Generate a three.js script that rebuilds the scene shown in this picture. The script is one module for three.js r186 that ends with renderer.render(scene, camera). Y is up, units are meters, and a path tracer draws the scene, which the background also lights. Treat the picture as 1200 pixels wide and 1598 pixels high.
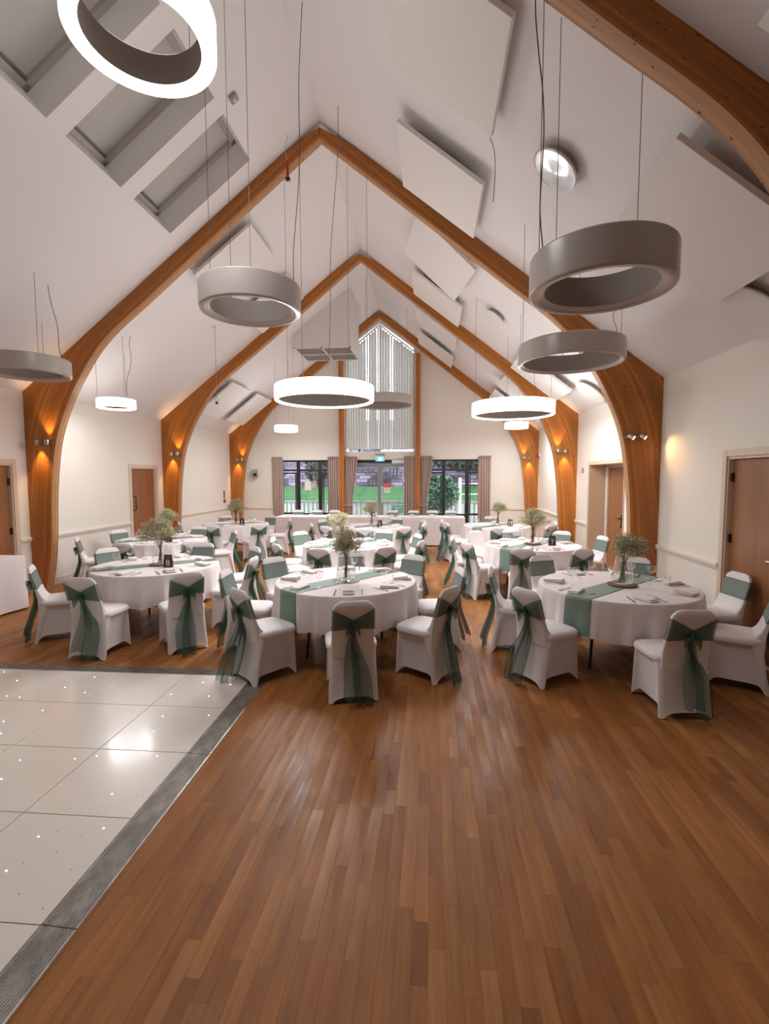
import * as THREE from 'three';
import { RoundedBoxGeometry } from 'three/addons/geometries/RoundedBoxGeometry.js';
import { mergeGeometries } from 'three/addons/utils/BufferGeometryUtils.js';
import { FontLoader } from 'three/addons/loaders/FontLoader.js';
import { TextGeometry } from 'three/addons/geometries/TextGeometry.js';
import { RectAreaLightUniformsLib } from 'three/addons/lights/RectAreaLightUniformsLib.js';

// ---------------------------------------------------------------- camera, sky, exposure
const scene = new THREE.Scene();
const camera = new THREE.PerspectiveCamera(2 * Math.atan(799 / 751.49) * 180 / Math.PI, 1200 / 1598, 0.05, 200);
camera.position.set(0, 1.8158, 0);
camera.rotation.order = 'YXZ';
camera.rotation.set(-0.07363, 0.09756, -0.0023);
const renderer = new THREE.WebGLRenderer({ antialias: true });
renderer.toneMapping = THREE.LinearToneMapping;
renderer.toneMappingExposure = 1.34;
renderer.shadowMap.enabled = true;
RectAreaLightUniformsLib.init();
scene.background = new THREE.Color().setRGB(6.6, 7.1, 7.8);            // bright overcast sky behind the hall
const RING_LIGHT = 7, RIM_LIGHT = 78, TOP_LIGHT = 7;                                                   // radiance of the lit ring pendants
const RING_COLOR = new THREE.Color(0.965, 0.975, 1.0);
const WARM = new THREE.Color(1.0, 0.6, 0.25);

// ---------------------------------------------------------------- helpers
let seed = 7;
const rnd = () => { seed = (seed * 1664525 + 1013904223) >>> 0; return seed / 4294967296; };
const rr = (a, b) => a + (b - a) * rnd();
const taken = {};
const numbered = (n) => { const k = taken[n] = (taken[n] ?? -1) + 1; return k ? n + '_' + String(k).padStart(3, '0') : n; };
const PI = Math.PI, sin = Math.sin, cos = Math.cos, clamp = (x, a, b) => Math.min(b, Math.max(a, x)), lerp = (a, b, t) => a + (b - a) * t;
const smooth = (t) => { t = clamp(t, 0, 1); return t * t * (3 - 2 * t); };
function thing(name, label, category, pos = [0, 0, 0], ry = 0, group) {
  const o = new THREE.Group(); o.name = numbered(name); o.position.set(...pos); o.rotation.y = ry;
  o.userData = { label, category }; if (group) o.userData.group = group; scene.add(o); return o;
}
function part(parent, name, geo, mat) { const m = new THREE.Mesh(geo, mat); m.name = name; parent.add(m); return m; }
function single(name, label, category, geo, mat, group) {
  const m = new THREE.Mesh(geo, mat); m.name = numbered(name); m.userData = { label, category }; if (group) m.userData.group = group; scene.add(m); return m;
}
function struct(name, label, geo, mat) {
  const m = geo ? new THREE.Mesh(geo, mat) : new THREE.Group(); m.name = name; m.userData = { kind: 'structure', label, category: name.replace(/_.*/, '') }; scene.add(m); return m;
}
const box = (x0, x1, y0, y1, z0, z1) => { const g = new THREE.BoxGeometry(Math.abs(x1 - x0), Math.abs(y1 - y0), Math.abs(z1 - z0)); g.translate((x0 + x1) / 2, (y0 + y1) / 2, (z0 + z1) / 2); return g; };
const rbox = (x0, x1, y0, y1, z0, z1, r = 0.006, s = 2) => { const g = new RoundedBoxGeometry(Math.abs(x1 - x0), Math.abs(y1 - y0), Math.abs(z1 - z0), s, r); g.translate((x0 + x1) / 2, (y0 + y1) / 2, (z0 + z1) / 2); return g; };
const merge = (l) => mergeGeometries(l.map((g) => { const n = g.index ? g.toNonIndexed() : g; for (const k of Object.keys(n.attributes)) if (!['position', 'normal', 'uv', 'color'].includes(k)) n.deleteAttribute(k); return n; }));
function grid(nu, nv, f) {                                              // f(u, v) -> [x, y, z]
  const p = [], uv = [], idx = [];
  for (let j = 0; j <= nv; j++) for (let i = 0; i <= nu; i++) { p.push(...f(i / nu, j / nv)); uv.push(i / nu, j / nv); }
  for (let j = 0; j < nv; j++) for (let i = 0; i < nu; i++) { const a = j * (nu + 1) + i, b = a + 1, c = a + nu + 1, d = c + 1; idx.push(a, b, d, a, d, c); }
  const g = new THREE.BufferGeometry();
  g.setAttribute('position', new THREE.Float32BufferAttribute(p, 3)); g.setAttribute('uv', new THREE.Float32BufferAttribute(uv, 2)); g.setIndex(idx); g.computeVertexNormals(); return g;
}
function loft(rings, capLast = false) {                                 // rings of equally many points, closed loops
  const n = rings[0].length, p = [], uv = [], idx = [];
  rings.forEach((r, j) => r.forEach((q, i) => { p.push(...q); uv.push(i / n, j / (rings.length - 1)); }));
  for (let j = 0; j + 1 < rings.length; j++) for (let i = 0; i < n; i++) { const a = j * n + i, b = j * n + (i + 1) % n, c = a + n, d = b + n; idx.push(a, b, d, a, d, c); }
  if (capLast) { const l = rings[rings.length - 1], c = p.length / 3, m = l.reduce((s, q) => s.map((v, k) => v + q[k] / n), [0, 0, 0]); p.push(...m); uv.push(0.5, 1); const o = (rings.length - 1) * n; for (let i = 0; i < n; i++) idx.push(o + i, o + (i + 1) % n, c); }
  const g = new THREE.BufferGeometry();
  g.setAttribute('position', new THREE.Float32BufferAttribute(p, 3)); g.setAttribute('uv', new THREE.Float32BufferAttribute(uv, 2)); g.setIndex(idx); g.computeVertexNormals(); return g;
}
const tube = (pts, r, seg = 24, rad = 5) => new THREE.TubeGeometry(new THREE.CatmullRomCurve3(pts.map((q) => new THREE.Vector3(...q))), seg, r, rad, false);
const lathe = (pts, n = 32) => new THREE.LatheGeometry(pts.map((q) => new THREE.Vector2(...q)), n);

// ---------------------------------------------------------------- textures
function tex(w, h, f, srgb = true) {
  const d = new Uint8Array(w * h * 4);
  for (let y = 0; y < h; y++) for (let x = 0; x < w; x++) { const c = f(x / w, y / h), o = (y * w + x) * 4; d[o] = clamp(c[0], 0, 255); d[o + 1] = clamp(c[1], 0, 255); d[o + 2] = clamp(c[2], 0, 255); d[o + 3] = 255; }
  const t = new THREE.DataTexture(d, w, h); t.wrapS = t.wrapT = THREE.RepeatWrapping; t.magFilter = THREE.LinearFilter; t.minFilter = THREE.LinearMipmapLinearFilter; t.generateMipmaps = true;
  if (srgb) t.colorSpace = THREE.SRGBColorSpace; t.needsUpdate = true; return t;
}
const hash = (x, y, s) => { let h = Math.imul(x | 0, 374761393) + Math.imul(y | 0, 668265263) + Math.imul(s | 0, 2147483647 ^ 9871); h = Math.imul(h ^ (h >>> 13), 1274126177); return ((h ^ (h >>> 16)) >>> 0) / 4294967296; };
function noise(x, y, px, py, s = 0) {                                   // value noise with periods px, py
  const xi = Math.floor(x), yi = Math.floor(y), fx = smooth(x - xi), fy = smooth(y - yi), m = (a, b) => ((a % b) + b) % b;
  const a = hash(m(xi, px), m(yi, py), s), b = hash(m(xi + 1, px), m(yi, py), s), c = hash(m(xi, px), m(yi + 1, py), s), d = hash(m(xi + 1, px), m(yi + 1, py), s);
  return lerp(lerp(a, b, fx), lerp(c, d, fx), fy);
}
const fbm = (u, v, fx, fy, s, o = 4) => { let t = 0, a = 0.5, n = 0; for (let k = 0; k < o; k++) { t += a * noise(u * fx, v * fy, fx, fy, s + k * 17); n += a; a /= 2; fx *= 2; fy *= 2; } return t / n; };
// oak / beech floor staves: grain runs along v
const floorTex = tex(256, 512, (u, v) => {
  const g = fbm(u, v, 24, 3, 3, 4), f = noise(u * 90, v * 10, 90, 10, 5), p = fbm(u, v, 3, 4, 9, 4), st = noise(u * 130, v * 26, 130, 26, 8) > 0.86 ? -9 : 0;
  const k = 226 + (g - 0.5) * 44 + (f - 0.5) * 16 + (p - 0.5) * 54 + st; return [k, k * 0.985, k * 0.965];
});
const floorRough = tex(256, 256, (u, v) => { const p = fbm(u, v, 5, 5, 21, 5), s = noise(u * 60, v * 4, 60, 4, 4); const k = 112 + (p - 0.5) * 90 + (s - 0.5) * 16; return [k, k, k]; }, false);
// glulam pine: u runs along the member (m), v across it (m); one tile = 2 m x 0.36 m, eight laminations
const knots = []; for (let i = 0; i < 30; i++) knots.push([rnd(), rnd(), rr(0.006, 0.013)]);
const glulamTex = tex(1024, 256, (u, v) => {
  const l = Math.floor(v * 8), lo = hash(l, 3, 4), e = Math.abs(v * 8 - Math.round(v * 8));
  const uu = u + lo, g = fbm(uu % 1, v, 4, 64, 12 + l, 3), w = fbm(uu % 1, v, 6, 10, 31, 3);
  let k = 0.88 + (lo - 0.5) * 0.14 + (g - 0.5) * 0.18 + (w - 0.5) * 0.07 - (e < 0.05 ? 0.07 : 0);
  for (const [a, b, r] of knots) { let du = Math.abs(u - a); du = Math.min(du, 1 - du) * 2; let dv = Math.abs(v - b) * 0.36; const d = Math.hypot(du * 0.6, dv) / r; if (d < 1) k *= lerp(0.22, 1, smooth(d)); }
  return [236 * k, 226 * k, 214 * k];
});
const veneerTex = tex(256, 512, (u, v) => { const g = fbm(u, v, 40, 2, 41, 3), w = fbm(u, v, 7, 2, 43, 3), f = noise(u * 120, v * 14, 120, 14, 6); const k = 222 + (g - 0.5) * 44 + (w - 0.5) * 40 + (f - 0.5) * 14; return [k, k * 0.985, k * 0.97]; });
const plasterBump = tex(256, 256, (u, v) => { const k = 128 + (fbm(u, v, 24, 24, 51, 4) - 0.5) * 150; return [k, k, k]; }, false);
const fabricBump = tex(128, 128, (u, v) => { const k = 128 + 60 * sin(u * PI * 64) * sin(v * PI * 64) + (noise(u * 40, v * 40, 40, 40, 3) - 0.5) * 60; return [k, k, k]; }, false);
const stoneTex = tex(512, 512, (u, v) => {                              // coursed stone far beyond the windows
  const row = Math.floor(v * 26), o = hash(row, 1, 2), c = Math.floor((u + o) * 9), e = Math.min(Math.abs(v * 26 - Math.round(v * 26)) * 2.2, Math.abs((u + o) * 9 - Math.round((u + o) * 9)) * 6);
  const k = 110 + hash(row, c % 9, 5) * 100 + (fbm(u, v, 60, 60, 7, 2) - 0.5) * 70 - (e < 0.24 ? 62 : 0); return [k * 1.0, k * 0.95, k * 1.02];
});
const grassTex = tex(256, 256, (u, v) => { const g = fbm(u, v, 30, 30, 61, 4), p = fbm(u, v, 4, 4, 63, 3); return [74 + (g - 0.5) * 90 + (p - 0.5) * 50, 142 + (g - 0.5) * 90 + (p - 0.5) * 30, 66 + (g - 0.5) * 50]; });
const metalScuff = tex(256, 256, (u, v) => { const k = 205 + (fbm(u, v, 3, 8, 71, 4) - 0.5) * 90 + (noise(u * 60, v * 60, 60, 60, 9) - 0.5) * 16; return [k, k * 0.99, k * 0.97]; });

// ---------------------------------------------------------------- materials
const std = (color, roughness = 0.8, o = {}) => new THREE.MeshStandardMaterial({ color, roughness, ...o });
const phys = (o) => new THREE.MeshPhysicalMaterial(o);
const rep = (t, x, y) => { const c = t.clone(); c.repeat.set(x, y); c.needsUpdate = true; return c; };
const M = {
  wall: std('#e9e2d8', 0.88, { bumpMap: plasterBump, bumpScale: 0.0015 }),
  ceiling: std('#ebe8e7', 0.9, { bumpMap: plasterBump, bumpScale: 0.001 }),
  trimPaint: std('#e3d8cb', 0.5),
  glulam: phys({ color: '#d6882e', roughness: 0.5, map: glulamTex, clearcoat: 0.15, clearcoatRoughness: 0.4 }),
  glulamEdge: phys({ color: '#dba878', roughness: 0.55, map: glulamTex }),
  joint: std('#3a2413', 0.8),
  door: phys({ color: '#a8683c', roughness: 0.38, map: veneerTex, clearcoat: 0.4, clearcoatRoughness: 0.25 }),
  doorOak: phys({ color: '#a56f45', roughness: 0.32, map: veneerTex, clearcoat: 0.5, clearcoatRoughness: 0.2 }),
  architrave: std('#d8c3ae', 0.5),
  reveal: std('#c0a186', 0.6),
  steel: std('#b9b6b2', 0.28, { metalness: 1 }),
  darkMetal: std('#3a3430', 0.45, { metalness: 0.7 }),
  panel: std('#e8e4e0', 0.95),
  panelEdge: std('#d9cfbe', 0.9),
  lampGrey: phys({ color: '#b5aca6', roughness: 0.3, clearcoat: 0.3, clearcoatRoughness: 0.3 }),
  lampInner: std('#8f857e', 0.7),
  lampGlow: std('#ffffff', 0.5, { emissive: '#fffaf2', emissiveIntensity: 2.2 }),
  cable: std('#6d655f', 0.6),
  darkCable: std('#4a403a', 0.6),
  whiteCable: std('#cfcac6', 0.6),
  blackPlastic: std('#141312', 0.5),
  frame: std('#1d1f22', 0.4),
  greyFrame: std('#8e8b8d', 0.35, { metalness: 0.4 }),
  glass: phys({ color: '#ffffff', roughness: 0.02, transmission: 1, thickness: 0, ior: 1.5 }),
  tableGlass: phys({ color: '#ffffff', roughness: 0.0, transmission: 1, thickness: 0, ior: 1.75 }),
  water: phys({ color: '#fbfdfb', roughness: 0.0, transmission: 1, thickness: 0, ior: 1.33 }),
  curtain: std('#b39c90', 0.9, { side: THREE.DoubleSide }),
  blind: phys({ color: '#c9c9c4', roughness: 0.95, transmission: 0.05, thickness: 0, side: THREE.DoubleSide }),
  cloth: std('#e6dcda', 0.9, { bumpMap: rep(fabricBump, 16, 6), bumpScale: 0.0006, side: THREE.DoubleSide }),
  cover: phys({ color: '#e5dedd', roughness: 0.75, sheen: 0.3, sheenRoughness: 0.6, sheenColor: new THREE.Color('#ffffff'), side: THREE.DoubleSide }),
  sash: phys({ color: '#356552', roughness: 0.55, transparent: true, opacity: 0.66, sheen: 0.6, sheenRoughness: 0.4, sheenColor: new THREE.Color('#9fc0b6'), side: THREE.DoubleSide }),
  sashSingle: phys({ color: '#356552', roughness: 0.55, transparent: true, opacity: 0.56, sheen: 0.6, sheenRoughness: 0.4, sheenColor: new THREE.Color('#9fc0b6'), side: THREE.DoubleSide }),   // one layer of organza
  knot: phys({ color: '#1d4336', roughness: 0.6, transparent: true, opacity: 0.9, side: THREE.DoubleSide }),
  hem: std('#1b332c', 0.7, { side: THREE.DoubleSide }),
  runner: phys({ color: '#7c9286', roughness: 0.55, transparent: true, opacity: 0.88, sheen: 0.4, sheenRoughness: 0.5, sheenColor: new THREE.Color('#c8dcd6'), side: THREE.DoubleSide }),
  runnerHem: std('#4f6b61', 0.7, { side: THREE.DoubleSide }),
  napkin: std('#ece3e0', 0.9),
  cutlery: std('#a9a39f', 0.22, { metalness: 1 }),
  card: std('#3a2b2a', 0.6),
  cardText: std('#e9e4de', 0.6),
  blossom: std('#d2caa9', 0.9),
  bud: std('#8a8560', 0.9),
  stem: std('#57603a', 0.8),
  mirror: std('#dfe6e2', 0.04, { metalness: 1 }),
  slice: std('#8a5a38', 0.8, { map: veneerTex }),
  tableLeg: std('#4a4542', 0.5, { metalness: 0.6 }),
  tableTop: std('#8b6b4c', 0.7),
  tile: phys({ color: '#eae1d6', roughness: 0.26, clearcoat: 0.5, clearcoatRoughness: 0.12 }),
  tileGap: std('#2e2522', 0.8),
  led: std('#ffffff', 0.3, { emissive: '#eef3ff', emissiveIntensity: 7 }),
  ledOff: std('#4a443f', 0.4),
  ramp: std('#bdbab6', 0.38, { metalness: 0.5, map: metalScuff }),
  red: std('#a51f1f', 0.4),
  white: std('#e6e3df', 0.5),
  grey: std('#9b958f', 0.6),
  stone: std('#8f8a96', 0.95, { map: stoneTex }),
  grass: std('#5c7263', 1, { map: rep(grassTex, 6, 2) }),
  paving: std('#77767c', 0.9),
  fence: std('#9b969a', 0.8),
  fenceRail: std('#6d6a68', 0.8),
  leaf: std('#3a5f49', 0.6, { side: THREE.DoubleSide }),
  leafDark: std('#2c312b', 0.8, { side: THREE.DoubleSide }),
  bark: std('#5a4d45', 0.9),
};

// ---------------------------------------------------------------- measures of the hall
const XL = -6.324, XR = 3.137, XC = -1.59, HALF = 4.73, EAVE = 3.145, RIDGE = 6.8, SL = 0.773, ALPHA = Math.atan(SL);
const ARCH0 = -7.003, BAY = 3.842, ARCHT = 0.14, ZEND = -14.83, ZBACK = 4.6;
const roofY = (x) => RIDGE - SL * Math.abs(x - XC);

// ---------------------------------------------------------------- floor: staves laid in pairs along the hall
{
  const floor = struct('floor', 'strip wood floor of reddish brown staves running along the hall');
  part(floor, 'subfloor', box(XL - 0.3, XR + 0.9, -0.25, -0.012, ZEND - 0.3, ZBACK + 0.3), std('#3b2416', 0.9));
  const W = 0.0632, gap2 = 0.0008, gap1 = 0.0001, H = 0.012;
  const tones = ['#b5773f', '#af713a', '#ba7d45', '#a96b36', '#b4763e', '#c0844c', '#ac6e38', '#b87b43', '#a26632', '#b27740'];
  const mats = tones.map((c) => phys({ color: c, roughness: 1, map: floorTex, roughnessMap: floorRough, specularIntensity: 0.5 }));
  const shared = {};
  const stave = (len, w, uo, vo) => {                                   // top with small chamfers and sides; uv in metres
    const c = 0.00018, x = w / 2, z = len / 2, ring = (a, b, y) => [[-a, y, -b], [a, y, -b], [a, y, b], [-a, y, b]];
    const L = [ring(x, z, -H), ring(x, z, -c), ring(x - c, z - c, 0)], p = [], uv = [], idx = [];
    for (const r of L) for (const q of r) { p.push(...q); uv.push(uo + q[0] / 0.5, vo + q[2] / 1.6); }
    for (let j = 0; j < 2; j++) for (let i = 0; i < 4; i++) { const a = j * 4 + i, b = j * 4 + (i + 1) % 4; idx.push(a, b + 4, b, a, a + 4, b + 4); }
    idx.push(8, 11, 10, 8, 10, 9);
    const g = new THREE.BufferGeometry(); g.setAttribute('position', new THREE.Float32BufferAttribute(p, 3)); g.setAttribute('uv', new THREE.Float32BufferAttribute(uv, 2)); g.setIndex(idx);
    const n = g.toNonIndexed(); n.computeVertexNormals(); return n;
  };
  const list = [];
  for (let k = 0, x = XL; x < XR; k++) {
    const g = k % 2 ? gap2 : gap1, w = Math.min(W, XR - x);
    for (let z = ZBACK - rr(0, 0.6); z > ZEND;) {
      let len = Math.round((rnd() < 0.15 ? rr(0.12, 0.3) : rr(0.35, 1.0)) * 20) / 20;
      len = Math.min(len, z - ZEND + 0.0001); if (len < 0.05) break;
      list.push([x + w / 2, z - len / 2, w - g, len - 0.0003, rnd()]); z -= len;
    }
    x += w;
  }
  // the staves that show largest in the picture become parts of their own
  const seen = (s) => { const [x, z] = s, d = -z * 0.995 - x * 0.097, px = 673 + 751 * x / Math.max(0.3, -z), py = 744 + 751 * 1.816 / Math.max(0.3, -z); return z < -1.25 && px > -30 && px < 1230 && py < 1640 && !(x < -1.4 && z > -4.2) ? s[2] * s[3] / (d * d * d) : 0; };
  list.sort((a, b) => seen(b) - seen(a));
  const rest = [];
  list.forEach(([x, z, w, len, t], i) => {
    const k = Math.floor(t * tones.length), v = Math.floor(t * 997) % 5;
    if (i < 298) {
      const key = w.toFixed(4) + '_' + len.toFixed(4) + '_' + v; shared[key] ??= stave(len, w, v * 0.37, v * 0.23);
      part(floor, 'plank', shared[key], mats[k]).position.set(x, 0, z);
    } else {
      const g = stave(len, w, v * 0.37 + t, v * 0.23), c = new THREE.Color(tones[k]), n = g.attributes.position.count, col = new Float32Array(n * 3);
      for (let j = 0; j < n; j++) { col[j * 3] = c.r; col[j * 3 + 1] = c.g; col[j * 3 + 2] = c.b; }
      g.setAttribute('color', new THREE.BufferAttribute(col, 3)); g.translate(x, 0, z); rest.push(g);
    }
  });
  const far = part(floor, 'planks_far', mergeGeometries(rest), phys({ color: '#ffffff', roughness: 1, map: floorTex, roughnessMap: floorRough, specularIntensity: 0.5, vertexColors: true }));
  far.userData.kind = 'stuff';
}

// ---------------------------------------------------------------- walls
function sideWall(holes, thick) {                                        // shape in (z, y), extruded towards -x
  const s = new THREE.Shape([[ZEND - 0.3, -0.01], [ZBACK + 0.3, -0.01], [ZBACK + 0.3, EAVE + 0.12], [ZEND - 0.3, EAVE + 0.12]].map((q) => new THREE.Vector2(...q)));
  for (const [z0, z1, y1] of holes) s.holes.push(new THREE.Path([[z0, 0], [z1, 0], [z1, y1], [z0, y1]].map((q) => new THREE.Vector2(...q))));
  return new THREE.ExtrudeGeometry(s, { depth: thick, bevelEnabled: false }).rotateY(-PI / 2);
}
const LDOORS = [[-10.56, -9.62], [-6.74, -5.86]], RDOOR = [-5.49, -4.55], ALCOVE = [-10.0, -8.2];
struct('wall_left', 'cream painted left wall with a dado rail', sideWall(LDOORS.map(([a, b]) => [a, b, 2.03]), 0.3), M.wall).position.x = XL;
struct('wall_right', 'cream painted right wall with a recessed double door', sideWall([[...RDOOR, 2.03], [...ALCOVE, 2.04]], 0.42), M.wall).position.x = XR + 0.42;
struct('wall_back', 'cream painted wall behind the photographer', box(XL - 0.3, XR + 0.5, -0.01, RIDGE + 0.6, ZBACK, ZBACK + 0.3), M.wall);
{
  const s = new THREE.Shape(), v = (x, y) => new THREE.Vector2(x, y), hole = (pts) => s.holes.push(new THREE.Path(pts.map((q) => v(...q))));
  s.setFromPoints([v(XL, 0), v(XR, 0), v(XR, EAVE + 0.02), v(XC, RIDGE + 0.02), v(XL, EAVE + 0.02)]);
  hole([[-4.75, 0.05], [-2.95, 0.05], [-2.95, 2.33], [-4.75, 2.33]]);
  hole([[-0.24, 0.05], [1.55, 0.05], [1.55, 2.33], [-0.24, 2.33]]);
  hole([[-2.62, 0.01], [-0.56, 0.01], [-0.56, 2.33], [-2.62, 2.33]]);
  hole([[-2.62, 2.58], [-0.56, 2.58], [-0.56, roofY(-0.56) - 0.33], [XC, RIDGE - 0.36], [-2.62, roofY(-2.62) - 0.33]]);
  const g = new THREE.ExtrudeGeometry(s, { depth: 0.3, bevelEnabled: false }); g.translate(0, 0, ZEND - 0.3);
  struct('wall_end', 'cream gable end wall with three dark framed glazed openings', g, M.wall);
}
// ---------------------------------------------------------------- ceiling slopes, the left one with skylight openings
const SKY = [[-6.67, -5.83], [-5.59, -4.73], [-4.49, -3.63]], S0 = (XC + 2.48) / -cos(ALPHA) * -1, SKYS = [(2.48 + XC) / cos(ALPHA), (3.65 + XC) / cos(ALPHA)];
const onRoof = (side, s, c) => [XC + side * (cos(ALPHA) * s + sin(ALPHA) * c), RIDGE - sin(ALPHA) * s + cos(ALPHA) * c];   // s down the slope, c above the soffit
function slope(side, holes) {
  const s = new THREE.Shape([[ZEND - 0.3, 0], [ZBACK + 0.3, 0], [ZBACK + 0.3, 6.35], [ZEND - 0.3, 6.35]].map((q) => new THREE.Vector2(...q)));
  for (const [z0, z1] of holes) s.holes.push(new THREE.Path([[z0, SKYS[0]], [z1, SKYS[0]], [z1, SKYS[1]], [z0, SKYS[1]]].map((q) => new THREE.Vector2(...q))));
  const g = new THREE.ExtrudeGeometry(s, { depth: 0.42, bevelEnabled: false }).toNonIndexed(), p = g.attributes.position;
  for (let i = 0; i < p.count; i++) { const z = p.getX(i), [x, y] = onRoof(side, p.getY(i), p.getZ(i)); p.setXYZ(i, x, y, z); }
  if (side > 0) for (let i = 0; i < p.count; i += 3) { const a = [p.getX(i), p.getY(i), p.getZ(i)]; p.setXYZ(i, p.getX(i + 1), p.getY(i + 1), p.getZ(i + 1)); p.setXYZ(i + 1, ...a); }
  g.computeVertexNormals(); return g;
}
struct('ceiling_left', 'white sloping left half of the vaulted ceiling', slope(-1, SKY), M.ceiling);
struct('ceiling_right', 'white sloping right half of the vaulted ceiling', slope(1, []), M.ceiling);
SKY.forEach(([z0, z1], i) => {
  const o = struct('window_' + (i + 1), ['skylight nearest the wooden arch', 'middle skylight of the three in the left slope', 'skylight nearest the photographer'][i] + ' with its grey blind shut');
  o.userData.category = 'skylight';
  const slab = (za, zb, sa, sb, c0, c1) => { const g = box(za, zb, sa, sb, c0, c1), p = g.attributes.position; for (let k = 0; k < p.count; k++) { const z = p.getX(k), [x, y] = onRoof(-1, p.getY(k), p.getZ(k)); p.setXYZ(k, x, y, z); } g.computeVertexNormals(); return g; };
  const [a, b] = SKYS, C = 0.3;
  part(o, 'blind', slab(z0 + 0.02, z1 - 0.02, a + 0.02, b - 0.02, C + 0.05, C + 0.07), std('#c4c2bd', 0.9));
  part(o, 'roof_cap', slab(z0 - 0.06, z1 + 0.06, a - 0.06, b + 0.06, C + 0.12, C + 0.16), M.darkMetal);
  for (const [p0, p1, q0, q1] of [[z0, z0 + 0.06, a, b], [z1 - 0.06, z1, a, b], [z0, z1, a, a + 0.07], [z0, z1, b - 0.07, b]]) {
    part(o, 'window_frame', slab(p0, p1, q0, q1, C, C + 0.09), std('#b3aca5', 0.5));
  }
  part(o, 'blind_rail', slab(z0 + 0.06, z1 - 0.06, b - 0.1, b - 0.07, C + 0.02, C + 0.05), std('#6f6863', 0.5));
});

// ---------------------------------------------------------------- glulam arches
const INNER = [[4.518, 0], [4.43, 0.4], [4.375, 0.85], [4.34, 1.46], [4.285, 1.97], [4.22, 2.34], [4.115, 2.67], [3.95, 3.03], [3.77, 3.34], [3.48, 3.75], [3.2, 4.03], [2.7, 4.42], [0, 6.56]];
function archHalf(side) {                                                 // strips from the inner curve to the outer edge: front, back, underside, end caps
  const c = new THREE.CatmullRomCurve3(INNER.slice(0, 12).map((q) => new THREE.Vector3(q[0], q[1], 0)), false, 'centripetal');
  const inner = c.getPoints(48).map((q) => [q.x, q.y]); for (let k = 1; k <= 8; k++) inner.push([lerp(2.7, 0, k / 8), lerp(4.42, 6.56, k / 8)]);
  const acc = [0]; for (let i = 1; i < inner.length; i++) acc.push(acc[i - 1] + Math.hypot(inner[i][0] - inner[i - 1][0], inner[i][1] - inner[i - 1][1]));
  const bend = inner.findIndex((q) => q[1] > 3.02), last = inner.length - 1, outer = inner.map((q, i) => {
    if (i <= bend) return [HALF, EAVE * i / bend];
    if (i === last) return [0, 6.7];
    const t = (acc[i] - acc[bend]) / (acc[last] - acc[bend]); return [lerp(HALF, 0.125, t), lerp(EAVE, 6.7, t)];
  });
  const CR = 6, face = (z) => grid(inner.length - 1, CR, (u, v) => { const i = Math.round(u * last); return [side * lerp(inner[i][0], outer[i][0], v), lerp(inner[i][1], outer[i][1], v), z]; });
  const setUV = (g, f) => { const n = inner.length, uv = g.attributes.uv; for (let k = 0; k < uv.count; k++) { const i = k % n, v = Math.floor(k / n); uv.setXY(k, acc[i] / 2, f(i, v)); } return g; };
  const wid = (i) => Math.hypot(inner[i][0] - outer[i][0], inner[i][1] - outer[i][1]);
  const flip = (g) => { const a = g.index.array; for (let k = 0; k < a.length; k += 3) { const t = a[k]; a[k] = a[k + 1]; a[k + 1] = t; } g.computeVertexNormals(); return g; };
  let F = setUV(face(ARCHT), (i, v) => v / CR * wid(i) / 0.36), B = setUV(face(0), (i, v) => v / CR * wid(i) / 0.36 + 0.4);
  const band = (line) => setUV(grid(last, 1, (u, v) => { const i = Math.round(u * last); return [side * line[i][0], line[i][1], v * ARCHT]; }), (i, v) => v * ARCHT / 0.36 + 0.2);
  let U = band(inner), O = band(outer);
  if (side < 0) { B = flip(B); U = flip(U); } else { F = flip(F); O = flip(O); }
  const n = (g) => g.toNonIndexed();
  return [mergeGeometries([F, B, O].map(n)), n(U)];
}
const HALVES = [archHalf(-1), archHalf(1)];
const archLabels = { '-2': 'wooden glulam arch behind the photographer', '-1': 'nearest wooden glulam arch crossing the top right corner', 0: 'tall wooden glulam arch framing the two front ring lamps', 1: 'second full wooden glulam arch, beyond the lit central ring lamp', 2: 'smallest wooden glulam arch standing against the gable end wall' };
for (let k = -2; k <= 2; k++) {
  const o = thing('glulam_arch', archLabels[k], 'arch', [XC, 0, ARCH0 - k * BAY - ARCHT], 0, 'glulam arches along the hall');
  for (const h of [0, 1]) { const m = part(o, 'arch_half', h ? HALVES[1][0] : HALVES[0][0], M.glulam); part(m, 'underside', HALVES[h][1], M.glulamEdge); }
  part(o, 'ridge_joint', box(-0.003, 0.003, 6.562, 6.698, -0.001, ARCHT + 0.0015), M.joint);
}

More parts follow.
